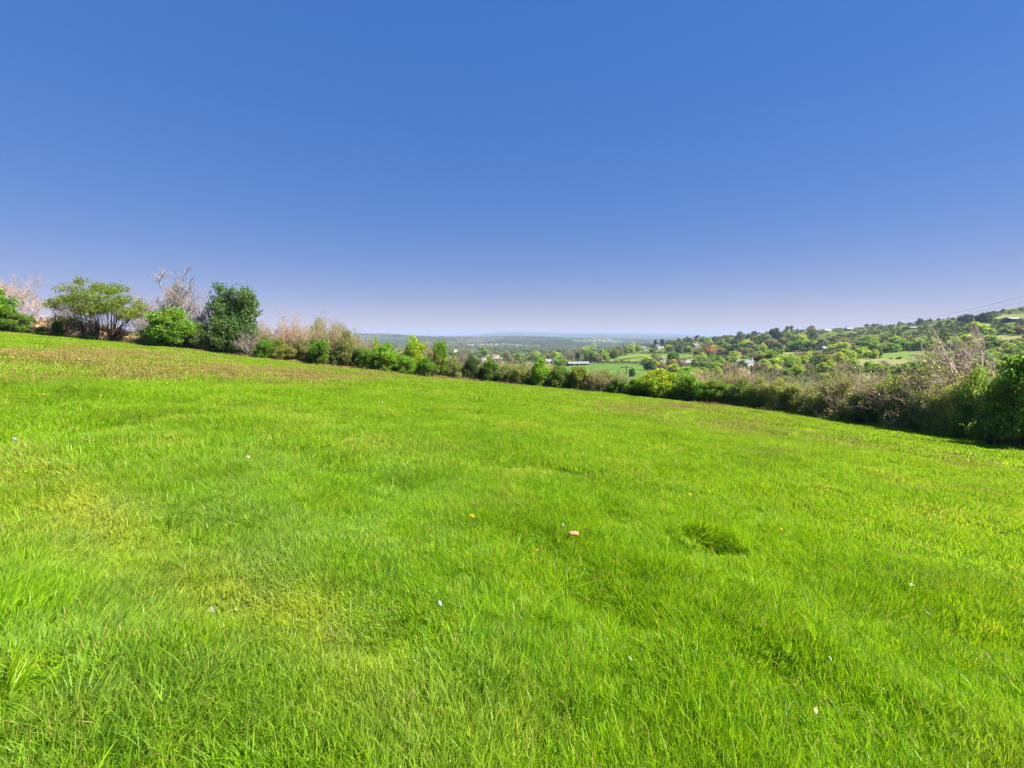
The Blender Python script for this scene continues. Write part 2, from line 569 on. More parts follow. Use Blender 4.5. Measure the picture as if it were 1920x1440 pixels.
def lobes_in(rng, n, w, h, base, shell=.75, skirt=False):
    """lobe centres and radii filling a crown of width w and height h whose foot is at z=base"""
    out = []
    for k in range(n):
        th = rng.uniform(0, 2 * math.pi); c = rng.uniform(-.75, 1.0)
        s = math.sqrt(max(0, 1 - c * c)); rr = shell + (1 - shell) * rng.uniform(-.8, .4)
        zz = base + h * (.5 + .5 * c * (1.25 if c < 0 and skirt else 1) * rr)
        prof = (max(s, .86) if (skirt and c < .1) else s) * rr
        r = rng.uniform(.13, .30) * min(w, h * 1.2) * .5 * 1.25
        out.append((math.cos(th) * prof * w * .5 * .82, math.sin(th) * prof * w * .5 * .82, zz - r * .4, r))
    return out


def leaves_on_lobes(rng, lobes, total, flat=.75):
    L = np.array(lobes)
    wt = L[:, 3] ** 2; cnt = np.maximum((total * wt / wt.sum()).astype(int), 4)
    P = []
    for (x, y, z, r), c in zip(L, cnt):
        d = unit(rng.normal(size=(c, 3)))
        rad = r * (rng.uniform(.15, 1, c) ** .45)
        rad *= 1 + .25 * np.sin(d[:, 0] * 7 + x * 3) * np.sin(d[:, 1] * 6 + y * 3)
        q = d * rad[:, None]; q[:, 2] *= flat
        P.append(q + (x, y, z))
    return np.concatenate(P)


def limbs_to_lobes(rng, lobes, base_r, stems=3, foot=.25, wob=.12):
    """tapered limbs that run from a few stems at the foot up into the lobes"""
    paths = []
    st = []
    for k in range(stems):
        a = 2 * math.pi * k / stems + rng.uniform(-.4, .4)
        st.append(np.array([math.cos(a) * foot, math.sin(a) * foot, -.15]))
    for (x, y, z, r) in lobes:
        s = min(st, key=lambda q: np.hypot(q[0] - x * .25, q[1] - y * .25) + rng.uniform(0, .15))
        e = np.array([x, y, z])
        mid1 = s + (e - s) * .3 + np.array([-(e - s)[0] * .18, -(e - s)[1] * .18, 0]) + rng.normal(size=3) * wob
        mid2 = s + (e - s) * .66 + rng.normal(size=3) * wob
        t = np.linspace(0, 1, 8)[:, None]
        P = (1 - t) ** 3 * s + 3 * t * (1 - t) ** 2 * mid1 + 3 * t * t * (1 - t) * mid2 + t ** 3 * e
        paths.append((P, np.linspace(base_r * rng.uniform(.6, 1), base_r * .15, 8)))
        for q in range(3):
            tt = rng.uniform(.5, .95); b0 = P[int(tt * 7)]
            e2 = e + unit(rng.normal(size=3)) * r * .9
            paths.append((np.linspace(b0, e2, 4) + rng.normal(size=(4, 3)) * r * .06 * np.array([[0], [1], [1], [0]]), np.linspace(base_r * .25, base_r * .06, 4)))
    return paths


def skeleton(rng, stems, height, spread, levels=3, kids=(6, 5, 4), ang=.6, foot=.3, r0=.05, up=.25, curve=.18, bias=(0, 0, 0), shrink=.55, rmin=.007):
    """recursively forking bare branches; returns paths and the tips"""
    paths, tips = [], []
    bias = np.array(bias, float)

    def branch(p, d, L, r, lev):
        k = 5 if lev < 2 else 4
        pts = [p]
        dd = d
        for i in range(k - 1):
            dd = unit(dd + rng.normal(size=3) * curve + np.array([0, 0, up * .35]) + bias * .12)
            pts.append(pts[-1] + dd * L / (k - 1))
        pts = np.array(pts)
        paths.append((pts, np.linspace(r, max(r * .45, rmin), k)))
        if lev >= levels:
            tips.append(pts[-1]); tips.append(pts[-2])
            return
        for c in range(kids[lev]):
            t = rng.uniform(.25, 1.0)
            i = min(int(t * (k - 1)), k - 2); f = t * (k - 1) - i
            q = pts[i] * (1 - f) + pts[i + 1] * f
            sd = unit(rng.normal(size=3) + np.array([0, 0, up]))
            nd = unit(unit(pts[i + 1] - pts[i]) * math.cos(ang) + sd * math.sin(ang) + bias * .3)
            branch(q, nd, L * shrink * rng.uniform(.7, 1.2) * (1.15 - .35 * t), max(r * .5, rmin), lev + 1)
    for s in range(stems):
        a = rng.uniform(0, 2 * math.pi); q = rng.uniform(0, 1)
        p = np.array([math.cos(a) * foot * q, math.sin(a) * foot * q, -.12])
        d = unit(np.array([math.cos(a) * spread * q, math.sin(a) * spread * q, 1.0]) + bias * .5)
        branch(p, d, height * rng.uniform(.55, .8), r0 * rng.uniform(.6, 1), 0)
    return paths, np.array(tips)


# ---- the kinds of shrub and tree, each built once (about 4 m tall shrubs), then copied
def near_arrays(seed, w, h, base, n_lobes, leaves, size, stems, bark, base_r=.06, flat=.8, foot=.35, twigs=0, lobes=None, skirt=True, shell=.7, wob=.12):
    rng = np.random.default_rng(seed)
    lb = lobes or lobes_in(rng, n_lobes, w, h - base, base, shell=shell, skirt=skirt)
    P = leaves_on_lobes(rng, lb, leaves, flat)
    P = P[P[:, 2] > .04]
    paths = limbs_to_lobes(rng, lb, base_r, stems, foot, wob=wob)
    if twigs:                       # fine shoots that break the outline
        idx = rng.integers(0, len(P), twigs)
        for q in P[idx]:
            d = unit(q - np.array([0, 0, h * .25]) + rng.normal(size=3) * .5)
            e = q + d * rng.uniform(.25, .6)
            paths.append((np.linspace(q - d * .3, e, 3), np.array([.010, .008, .005])))
            P = np.concatenate([P, q + d * rng.uniform(.1, .55, (3, 1)) + rng.normal(size=(3, 3)) * .05])
    return leaf_mesh('foliage', P, size, rng, M_LEAF), tubes_mesh('branches', paths, bark)


KIND = {}
for k, sd in enumerate((11, 12, 13, 14)):
    KIND['bush%d' % k] = near_arrays(sd, 4.2, 4.0, .1, 40, 11000, .085, 4, M_BARK, twigs=150)
for k, sd in enumerate((21, 22, 23)):          # thin, see-through shrubs
    KIND['thin%d' % k] = near_arrays(sd, 4.0, 4.0, .1, 38, 6500, .07, 6, M_GREY, twigs=420, base_r=.03)


def twig_kind(seed, stems, h, spread, leaves, bark, size=.06, r0=.045, kids=(6, 5, 4), foot=1.3, ang=.55, bias=(0, 0, 0), levels=3, up=.3, shrink=.55, rmin=.007):
    rng = np.random.default_rng(seed)
    paths, tips = skeleton(rng, stems, h, spread, levels, kids, ang, foot, r0, up=up, bias=bias, shrink=shrink, rmin=rmin)
    P = tips[rng.integers(0, len(tips), max(leaves, 8))] + rng.normal(size=(max(leaves, 8), 3)) * .09
    return leaf_mesh('foliage', P, size, rng, M_LEAF), tubes_mesh('branches', paths, bark)


KIND['twig0'] = twig_kind(31, 14, 4.0, .9, 1100, M_TWIG, kids=(7, 6, 4), ang=.75, up=.15, rmin=.006)
KIND['twig1'] = twig_kind(32, 14, 4.0, 1.0, 3200, M_TWIG, kids=(7, 5, 4), ang=.75, up=.15, rmin=.006)
KIND['twig2'] = twig_kind(33, 13, 4.0, .85, 700, M_GREY, kids=(7, 5, 4), ang=.75, up=.15, rmin=.006)
KIND['bare0'] = twig_kind(41, 4, 8.0, .7, 500, M_GREY, r0=.10, kids=(9, 8, 7), foot=.5, size=.05, up=.22, ang=.72, rmin=.006, shrink=.5)
KIND['bare1'] = twig_kind(42, 4, 6.0, .95, 450, M_TWIG, r0=.07, kids=(9, 8, 6), foot=.6, size=.05, up=.12, ang=.8, rmin=.006, shrink=.52)
KIND['dead'] = twig_kind(43, 3, 6.2, .5, 60, M_PALE, r0=.10, kids=(9, 7, 5), foot=.3, size=.04, up=.05, ang=.8, bias=(-.6, .1, .0), rmin=.010)
# spreading several-stemmed tree with an umbrella crown
_rng = np.random.default_rng(51)
_lb = []
for _k in range(84):
    _a = _k * 2.39996; _q = math.sqrt((_k + .5) / 84)
    _lx, _ly = math.cos(_a) * _q * 4.3, math.sin(_a) * _q * 2.6
    _top = 6.0 - .55 * (_lx / 4.3) ** 2 * 4 - (.5 if _lx > 0 else .2) * abs(_lx) / 4.3
    _lb.append((_lx, _ly, max(1.0, _top - _rng.uniform(.3, 3.3) * (1 - .2 * _q)), _rng.uniform(.45, .85)))
KIND['spreading'] = near_arrays(52, 8, 6, 2, 0, 18000, .07, 5, M_DARKBARK, base_r=.05, flat=.62, foot=1.0, lobes=_lb, twigs=520, wob=.35)
_lb = []
for (_cx, _cy, _w, _b, _t, _n) in ((-.7, 0, 3.8, 1.6, 8.1, 36), (1.1, .2, 3.8, 1.4, 7.2, 30), (.2, -.2, 6.0, .2, 5.2, 36), (2.0, 0, 2.0, 2.4, 5.8, 8), (-2.2, .1, 2.0, 1.8, 5.8, 9)):
    _lb += [(x + _cx, y + _cy, z, r) for x, y, z, r in lobes_in(_rng, _n, _w, _t - _b, _b, shell=.5, skirt=True)]
KIND['tall'] = near_arrays(53, 6.0, 8.0, .4, 0, 19000, .095, 3, M_BARK, base_r=.12, foot=.3, twigs=420, lobes=_lb)

FOL = {'bush': ('foliage', 'branches'), 'thin': ('foliage', 'branches'), 'twig': ('foliage', 'branches'), 'bare': ('foliage', 'branches'), 'dead': ('foliage', 'branches'),
       'spre': ('crown', 'trunk'), 'tall': ('crown', 'trunk')}
KH = {'bare0': 8.0, 'bare1': 6.0, 'dead': 6.2, 'spreading': 6.2, 'tall': 8.0}
KW = {'bare0': 6.0, 'bare1': 6.0, 'dead': 6.0, 'spreading': 9.6, 'tall': 6.2}

GREEN = (.115, .235, .018); BRIGHT = (.16, .30, .018); YELLOW = (.26, .36, .022); MID = (.12, .205, .028); DARK = (.055, .11, .02)
OLIVE = (.22, .25, .055); SAGE = (.28, .29, .15); TAN = (.40, .29, .17)


def plant(kind, name, label, cat, px, h, w, color, depth=None, group=None, seed=0, dz=0.0, rz=None):
    u = ray(px, 690)[0]
    y = depth if depth else float(hedge_depth(u))
    x = u * y
    rr = random.Random(seed * 977 + int(px * 13))
    hh = KH.get(kind, 4.0); ww = KW.get(kind, 4.2)
    if y < 60:                           # growth of the meadow hedge itself
        h *= 1.05 if px < 480 else 1.13; w *= 1.06
    t = thing(name, label, cat, (x, y, gz(x, y) + dz), rr.uniform(0, 6.28) if rz is None else rz, group, (w / ww, w / ww, h / hh))
    fo, br = KIND[kind]
    fn, bn = FOL[kind[:4]]
    a = link(fn, fo, t); a.color = (*(min(.5, c * 1.25) for c in color), 1)
    link(bn, br, t)
    return t


# ------------------------------------------------------------------ the hedge round the meadow: single trees and shrubs first
P_ = plant
P_('bush0', 'hawthorn_bush', 'layered bright green bush cut by the picture edge, before the dry bracken bank', 'bush', -25, 5.6, 7.2, GREEN, 45)
P_('bush2', 'hawthorn_bush', 'low dark green shoulder of leaves beside the layered bush and bracken', 'bush', 42, 2.3, 3.4, MID, 46)
P_('bare1', 'bare_tree', 'thin pinkish bare tree between the layered bush and the spreading tree', 'tree', 82, 5.8, 5.2, TAN, 50)
P_('bare1', 'bare_tree', 'sparse bare tree rising just behind the layered green bush', 'tree', 38, 6.2, 5.0, TAN, 54, seed=3)
P_('bare1', 'bare_tree', 'bare brownish tree half hidden in the spreading tree, on its bracken side', 'tree', 132, 5.6, 5.0, OLIVE, 51, seed=5)
P_('spreading', 'spreading_tree', 'wide umbrella-shaped yellow-green tree with several dark stems on the bracken bank', 'tree', 196, 6.8, 10.2, (.17, .23, .03), 48.5, rz=0.0)
P_('bare1', 'bare_tree', 'low bare tree with arching twigs at the outer skirt of the spreading tree', 'tree', 268, 4.6, 5.2, OLIVE, 51, seed=8)
P_('bush1', 'holly_shrub', 'small dark upright shrub standing in the tan bracken', 'shrub', 119, 1.9, 1.3, DARK, 47)
P_('bush3', 'bramble_bush', 'tiny dark green bramble at the meadow edge under the spreading tree', 'bush', 176, 1.1, 1.1, DARK, 47.2)
P_('bush2', 'bramble_bush', 'tiny green bramble in the bracken next to the layered bush', 'bush', 84, 1.0, 1.0, MID, 47)
P_('bush2', 'hazel_bush', 'bright green leafy bush below the tall bare grey tree', 'bush', 330, 4.9, 5.6, (.135, .265, .02), 49, rz=2.2)
P_('bush3', 'hazel_bush', 'low green skirt of leaves between the spreading tree and the bright green bush', 'bush', 292, 2.4, 2.6, OLIVE, 49.5)
P_('bare0', 'bare_tree', 'tall bare grey tree with upswept branches behind the bright green bush', 'tree', 340, 9.4, 7.6, TAN, 53)
P_('bare0', 'bare_tree', 'slim bare grey tree squeezed between the tall bare tree and the dark green tree', 'tree', 390, 7.0, 4.0, SAGE, 52.5, seed=4)
P_('bare1', 'bare_tree', 'small bare tree with fine twigs over the low green skirt of leaves', 'tree', 303, 6.3, 4.0, TAN, 53, seed=6)
P_('tall', 'alder_tree', 'tall dense dark green tree, the fullest crown on the skyline hedge', 'tree', 446, 10.3, 7.2, (.09, .175, .04), 51.5, rz=0.0)
P_('bush0', 'willow_bush', 'olive green rounded bush in front of the tall dark green tree', 'bush', 425, 4.3, 4.6, (.085, .15, .03), 50)
P_('thin1', 'elder_bush', 'low grey-green bush between the bright green bush and the olive bush', 'bush', 384, 3.4, 3.0, MID, 50)
P_('twig2', 'blackthorn_bush', 'grey twiggy bush at the foot of the tall dark green tree', 'bush', 478, 3.4, 3.0, SAGE, 50.5)
P_('bush2', 'hawthorn_bush', 'small deep green bush where the brown twiggy hedge begins', 'bush', 500, 2.3, 2.6, GREEN, 50.5)
P_('bush3', 'gorse_bush', 'low yellow-green bush with pinkish tint below the brown twigs', 'bush', 535, 1.9, 2.8, (.20, .22, .04), 50.5)
P_('thin2', 'willow_tree', 'pale grey-green wispy treetop behind the brown twiggy hedge', 'tree', 600, 6.1, 3.2, SAGE, 58)
P_('thin0', 'willow_tree', 'second pale wispy treetop, nearer the distant ridge, behind the brown twigs', 'tree', 634, 5.9, 3.2, SAGE, 58)
P_('bush1', 'hawthorn_bush', 'deep green bush under the pale wispy treetops', 'bush', 606, 3.0, 3.4, GREEN, 51)
P_('thin1', 'willow_bush', 'tall olive bush with upright shoots before the first view of the far ridge', 'bush', 652, 4.6, 3.0, OLIVE, 52)
P_('bush0', 'hazel_bush', 'broad vivid green bush with a dark hollow at its foot', 'bush', 722, 3.4, 4.4, BRIGHT, 51)
P_('bush2', 'hazel_bush', 'vivid green shoulder bush next to the broad bush with the dark hollow', 'bush', 690, 2.6, 2.6, GREEN, 50.5)
P_('thin2', 'sallow_bush', 'thin yellow-green sapling poking above the vivid green bushes', 'bush', 706, 4.2, 1.4, YELLOW, 53)
P_('bush3', 'sycamore_bush', 'tall yellow-green rounded tree against the distant ridge', 'tree', 777, 4.9, 3.6, YELLOW, 52.5)
P_('twig1', 'blackthorn_bush', 'pinkish twiggy bush between two tall yellow-green bushes', 'bush', 806, 4.0, 2.2, OLIVE, 53)
P_('bush1', 'sycamore_bush', 'narrow yellow-green bush beside the pinkish twigs, close to the beige far field', 'bush', 826, 4.5, 2.6, (.16, .28, .02), 53)
P_('bush2', 'elder_bush', 'low light green bush at the foot of the tall yellow-green tree', 'bush', 762, 2.2, 3.0, BRIGHT, 50.5)
P_('bush0', 'elder_bush', 'low green bush below the narrow yellow-green bush', 'bush', 800, 2.4, 2.6, GREEN, 51)
P_('bare0', 'bare_tree', 'cluster of thin bare grey stems standing above the hedge near the village', 'tree', 866, 4.6, 2.6, SAGE, 54.5)
P_('bush3', 'ivy_bush', 'dark ivy-clad bush beside the thin bare grey stems', 'bush', 884, 3.3, 2.6, (.07, .11, .03), 54)
P_('thin0', 'elder_bush', 'pale green thin bush at the foot of the bare grey stems', 'bush', 852, 2.8, 2.4, OLIVE, 53)
P_('bush1', 'hawthorn_bush', 'rounded green bush below the white village houses', 'bush', 921, 2.9, 3.6, (.10, .19, .02), 54)
P_('twig1', 'blackthorn_bush', 'rosy bare-topped bush beside the rounded green bush below the village', 'bush', 955, 3.1, 2.6, OLIVE, 56)
P_('bush2', 'hawthorn_bush', 'dark-centred green bush below the rosy bare-topped bush', 'bush', 949, 2.4, 2.6, MID, 54.5)
P_('thin2', 'hawthorn_bush', 'yellowish thin bush with tan dry stems at its foot', 'bush', 975, 2.6, 2.8, OLIVE, 54.5)
P_('bush0', 'hawthorn_bush', 'large green bush with a bright top below the long grey barn', 'bush', 1013, 3.6, 3.4, BRIGHT, 54)
P_('bush3', 'hawthorn_bush', 'olive green bush next to the bright-topped one in the hedge', 'bush', 1046, 2.9, 3.0, (.12, .19, .025), 53.5)
P_('bush1', 'hawthorn_bush', 'golden-green bush before the lush green valley pasture', 'bush', 1085, 3.1, 3.0, (.19, .23, .03), 53)
P_('twig1', 'blackthorn_bush', 'tan twiggy bush between the golden-green bush and the pale dead stump', 'bush', 1118, 2.8, 2.4, OLIVE, 52)
P_('dead', 'dead_stump', 'pale forked dead stump just beside the telegraph pole in the hedge', 'tree stump', 1146, 2.2, .9, TAN, 51)
P_('bush2', 'bramble_bush', 'low dark bush filling the gap at the foot of the telegraph pole', 'bush', 1160, 2.1, 2.6, MID, 50.5)
P_('bush0', 'bramble_bush', 'low bright green bush in the gap on the far side of the pole', 'bush', 1192, 2.0, 2.6, BRIGHT, 49.5)
P_('bush3', 'field_maple', 'large glowing yellow-green bush, brightest of the hedge, near the telegraph pole', 'bush', 1240, 3.4, 5.0, (.24, .33, .02), 47.5)
P_('bush1', 'field_maple', 'bright green bush adjoining the glowing yellow-green one', 'bush', 1292, 3.0, 3.6, (.16, .27, .02), 45.5)
P_('twig1', 'blackthorn_bush', 'rusty twiggy patch between the glowing bushes and the bare thicket', 'bush', 1312, 2.9, 2.6, TAN, 46.5)
P_('bush0', 'hawthorn_bush', 'yellow-green hedge bush in front of the grey bare thicket', 'bush', 1338, 2.5, 3.2, (.15, .24, .02), 43)
P_('twig2', 'blackthorn_bush', 'grey bare thicket rising behind the hedge below the orange-tipped tree', 'bush', 1325, 4.2, 4.4, SAGE, 62)
P_('twig0', 'blackthorn_bush', 'broad dome of bare pinkish twigs below the white cottage', 'bush', 1462, 4.8, 6.4, TAN, 62)
P_('twig0', 'blackthorn_bush', 'bare pinkish twigs behind the olive hedge, nearest the white cottage', 'bush', 1390, 3.4, 4.6, TAN, 54)
P_('bush2', 'oak_tree', 'round yellow-green tree standing alone behind the olive hedge', 'tree', 1545, 7.0, 6.4, (.16, .24, .025), 92)
P_('bush0', 'oak_tree', 'smaller bright green tree at the foot of the round yellow-green tree', 'tree', 1528, 3.6, 4.2, BRIGHT, 78)
P_('bare0', 'bare_tree', 'dark bare trunks in the rough ground beyond the olive hedge', 'tree', 1592, 4.8, 4.0, OLIVE, 70)
P_('bare0', 'bare_tree', 'second group of dark bare stems beyond the hedge, beside the pale pasture', 'tree', 1616, 5.0, 3.6, OLIVE, 72, seed=7)
P_('bush1', 'holly_bush', 'dark green glossy bush in the olive hedge below pinkish twigs', 'bush', 1622, 2.2, 2.2, (.09, .16, .03), 30.5)
P_('twig0', 'blackthorn_bush', 'wide pale pink bare bush crowning the hedge before the pasture', 'bush', 1668, 3.1, 3.6, TAN, 32)
P_('dead', 'dead_tree', 'pale dead tree with long bare branches leaning out over the hedge', 'tree', 1876, 8.2, 6.0, TAN, 28.5, rz=.0)
P_('dead', 'fallen_branches', 'tangle of pale dead branches low beside the leaning dead tree', 'branches', 1850, 5.2, 5.6, TAN, 28, rz=.2, seed=2)
P_('bush2', 'holly_tree', 'dark shaded leafy bush at the picture edge by the dead tree', 'bush', 1932, 5.0, 3.4, (.12, .22, .025), 21)
P_('bush1', 'holly_tree', 'dark leafy bush at the hedge foot under the leaning dead tree', 'bush', 1885, 2.4, 2.4, (.11, .19, .03), 22)


ORD = 'first second third fourth fifth sixth seventh eighth ninth tenth eleventh twelfth thirteenth fourteenth fifteenth sixteenth seventeenth eighteenth'.split()


def fill(px0, px1, step, kinds, tops, colors, name, label, group, jitter=.25, back=0.0, wf=(1.1, 1.5), seed=1):
    rr = random.Random(seed)
    px = px0; cnt = 0
    while px < px1:
        u = ray(px, 690)[0]; y = float(hedge_depth(u)) + back + rr.uniform(-.3, .6)
        z = gz(u * y, y)
        top_row = np.interp(px, [t[0] for t in tops], [t[1] for t in tops])
        h = (EYE + ray(px, top_row)[1] * y - z) * (1 + rr.uniform(-jitter, jitter * .4))
        h = max(h, .8)
        w = rr.uniform(*wf) * step * y / FPX * 1.35
        c = rr.choice(colors)
        k = rr.uniform(.85, 1.15)
        cnt += 1
        P_(rr.choice(kinds), name, ORD[cnt - 1] + ' ' + label, 'bush', px, h, w, tuple(v * k for v in c), y, group, seed=int(px))
        px += step * rr.uniform(.8, 1.2)


fill(274, 492, 25, ['thin0', 'twig2', 'thin1', 'thin2'], [(272, 618), (340, 606), (490, 622)], [OLIVE, MID, SAGE, (.15, .2, .04)], 'elder_bush',
     'wispy filler bush under the skyline trees, from the spreading tree on', 'wispy bushes under the skyline trees', seed=12, back=.8, wf=(1.4, 1.8))
fill(488, 700, 24, ['twig0', 'twig1', 'twig0'], [(480, 606), (550, 611), (640, 622), (700, 640)], [OLIVE, TAN], 'blackthorn_bush',
     'brown twiggy bush in the row down from the tall dark green tree', 'brown twiggy hedge bushes', back=1.5, wf=(1.4, 1.8), seed=2)
fill(510, 700, 21, ['thin0', 'thin1', 'bush1'], [(500, 636), (600, 640), (700, 656)], [OLIVE, MID, GREEN], 'hawthorn_bush',
     'low leafy bush under the brown twiggy row, from the dark tree', 'green bushes under the brown twigs', seed=3)
fill(700, 1150, 28, ['bush0', 'bush1', 'thin1', 'bush3'], [(700, 664), (860, 686), (1000, 689), (1100, 693), (1150, 706)], [MID, OLIVE, GREEN, DARK], 'hawthorn_bush',
     'low filler bush from the vivid green bush towards the pole', 'low bushes in the middle of the hedge', seed=4, back=.6)
fill(690, 1165, 31, ['thin0', 'twig1', 'thin2', 'thin1'], [(690, 654), (770, 660), (860, 680), (1000, 684), (1165, 700)], [OLIVE, SAGE, (.17, .24, .035), TAN], 'willow_bush',
     'wispy olive bush behind the middle hedge, counting towards the pole', 'wispy bushes behind the middle hedge', seed=14, back=2.2, wf=(1.5, 2.0))
fill(1200, 1420, 30, ['bush0', 'bush2', 'bush3', 'thin0'], [(1200, 718), (1300, 716), (1420, 722)], [GREEN, MID, (.13, .22, .02)], 'hawthorn_bush',
     'green hedge bush with dark foot, counting away from the telegraph pole', 'green bushes beyond the telegraph pole', seed=5)
fill(1395, 1610, 30, ['thin0', 'thin1', 'thin2', 'bush1'], [(1395, 712), (1480, 706), (1560, 708), (1610, 716)], [(.24, .27, .055), (.19, .26, .035), (.25, .27, .08)], 'hawthorn_bush',
     'olive thin-leaved hedge bush, counting towards the dead tree', 'olive hedge bushes', seed=6, wf=(1.2, 1.6))
fill(1600, 1900, 40, ['thin0', 'thin1', 'thin2'], [(1600, 722), (1700, 705), (1800, 690), (1900, 680)], [(.22, .30, .05), (.18, .28, .035), (.24, .30, .055)], 'hawthorn_bush',
     'shaded olive bush of the near hedge, counting towards the dead tree', 'shaded bushes of the near hedge', seed=7, wf=(1.2, 1.6))
fill(1590, 1870, 54, ['twig1', 'twig0'], [(1600, 704), (1700, 688), (1800, 676), (1870, 672)], [OLIVE, TAN], 'blackthorn_bush',
     'pinkish twiggy bush over the near hedge, counting towards the dead tree', 'pinkish twigs over the near hedge', seed=8, back=.5, wf=(1.2, 1.6))
fill(1640, 1960, 44, ['bush0', 'bush1', 'bush3'], [(1640, 745), (1800, 740), (1960, 730)], [(.13, .22, .03), (.15, .24, .03)], 'bramble_bush',
     'dark bramble at the near hedge foot, counting towards the picture edge', 'dark brambles at the near hedge foot', seed=9)


fill(1300, 1530, 32, ['twig0', 'twig2', 'twig1', 'thin2'], [(1300, 694), (1400, 690), (1530, 700)], [TAN, OLIVE, SAGE], 'blackthorn_bush',
     'bare tan thicket bush behind the olive hedge, counting away from the pole', 'tan thicket behind the olive hedge', seed=10, back=13, wf=(1.4, 1.9))
fill(1560, 1790, 36, ['twig1', 'thin0', 'thin2'], [(1560, 706), (1680, 704), (1790, 696)], [OLIVE, (.16, .21, .04), SAGE], 'willow_bush',
     'pale wispy bush beyond the near hedge, counting towards the dead tree', 'pale wispy bushes beyond the near hedge', seed=11, back=9, wf=(1.4, 1.9))


# ------------------------------------------------------------------ tangled growth along the hedge foot (nobody could count it)
def hedge_line(rng, n, p0, p1, d0, d1):
    px = rng.uniform(p0, p1, n)
    u = (px - 960) / FPX / CP
    y = hedge_depth(u) + rng.uniform(d0, d1, n)
    return px, u * y, y


def undergrowth():
    rng = np.random.default_rng(404)
    n = 52000
    px, x, y = hedge_line(rng, n, 262, 2000, -.5, 1.6)
    keep = ~((px > 1150) & (px < 1160))
    px, x, y = px[keep], x[keep], y[keep]
    h = (.45 + 1.1 * fbm(x / 1.6, y / 1.6, 61, 3)) * np.where(px > 1380, 1.15, .95)
    z = ground_z(x, y) + h * rng.uniform(0, 1, len(x)) ** .8
    o = link('hedge_undergrowth', leaf_mesh('hedge_undergrowth', np.stack([x, y, z], 1), .085, rng, M_LEAF), kind='stuff')
    o.color = (.13, .19, .035, 1)
    tag(o, 'tangled low greenery filling the foot of the meadow hedge', 'undergrowth')
    n = 9000
    px, x, y = hedge_line(rng, n, 440, 1120, -1.5, -.3)
    L = rng.uniform(.12, .36, n) * (.4 + fbm(x / 2.0, y / 2.0, 33))
    b = np.stack([x, y, ground_z(x, y)], 1)
    a = rng.uniform(0, 6.28, n); sd = np.stack([np.cos(a), np.sin(a), 0 * a], 1) * .012
    tip = b + np.stack([rng.normal(0, .07, n), rng.normal(0, .07, n), L], 1)
    V = np.stack([b - sd, b + sd, tip + sd * .4, tip - sd * .4], 1).reshape(-1, 3)
    o = link('dry_grass', mesh_from('dry_grass', V, np.arange(n * 4).reshape(-1, 4), [bark_mat('dry_grass_straw', (.28, .20, .09), (.52, .40, .22))]), kind='stuff')
    tag(o, 'strip of straw-coloured dry grass along the far hedge foot', 'dry grass')


undergrowth()

# ------------------------------------------------------------------ dead bracken on the bank (a mass nobody could count)
def bracken():
    rng = np.random.default_rng(77)
    n = 8200
    px = rng.uniform(50, 300, n)
    u = np.array([ray(p, 640)[0] for p in px])
    y = hedge_depth(u) + rng.uniform(-.4, 2.4, n); x = u * y
    h = np.clip(.6 + 2.0 * fbm(px / 26, y * .8, 4) * np.clip((y - hedge_depth(u) + .6) / 1.4, .3, 1), .3, 2.1)
    z = ground_z(x, y)
    P = np.stack([x, y, z], 1); P[:, 2] += h * rng.uniform(.1, 1, n) ** .7
    a = unit(rng.normal(size=(n, 3)) + np.array([0, 0, .6])); b = unit(np.cross(a, rng.normal(size=(n, 3))))
    s = rng.uniform(.10, .30, n)[:, None]
    V = np.stack([P - a * s, P + b * s * .22, P + a * s, P - b * s * .22], 1).reshape(-1, 3)
    m = bark_mat('dead_bracken', (.26, .15, .08), (.72, .50, .33))
    me = mesh_from('dead_bracken', V, np.arange(n * 4).reshape(-1, 4), [m])
    o = link('dead_bracken', me, kind='stuff')
    tag(o, 'tan dead bracken matted on the bank below the spreading tree', 'bracken')


bracken()


# ------------------------------------------------------------------ trees across the valley and up the hill
def hill_kind(seed, w=8.0, h=8.0, base=.3, n=34, leaves=2100, size=.34, shell=.75, flat=.85):
    rng = np.random.default_rng(seed)
    lb = lobes_in(rng, n, w, h - base, base, shell=shell, skirt=True)
    P = leaves_on_lobes(rng, lb, leaves, flat)
    paths = limbs_to_lobes(rng, lb[:9], .2, 1, .05, wob=.3)
    paths.append((np.array([[0, 0, -.4], [0.05, 0, h * .3], [0, .1, h * .6]]), np.array([.32, .24, .12])))
    return leaf_mesh('crown', P, size, rng, M_FAR, up=.55), tubes_mesh('trunk', paths, M_BARK, 4)


def hill_bare(seed):
    rng = np.random.default_rng(seed)
    paths, tips = skeleton(rng, 3, 8, .6, 3, (6, 5, 4), .6, .5, .16, up=.3, rmin=.03)
    P = tips[rng.integers(0, len(tips), 420)] + rng.normal(size=(420, 3)) * .25
    return leaf_mesh('crown', P, .26, rng, M_FAR), tubes_mesh('trunk', paths, M_TWIG)


HK = {'round0': hill_kind(101), 'round1': hill_kind(102, 8.6, 7.4), 'round2': hill_kind(103, 7.6, 8.4, .3, 38), 'round3': hill_kind(104, 9, 7, .3, 40, 2300),
      'dense0': hill_kind(105, 8, 8, .2, 48, 3000, .36, .8), 'pine': hill_kind(106, 5.4, 9, .3, 34, 1700, .34, .6, .6),
      'bare': hill_bare(107), 'bare1': hill_bare(108)}


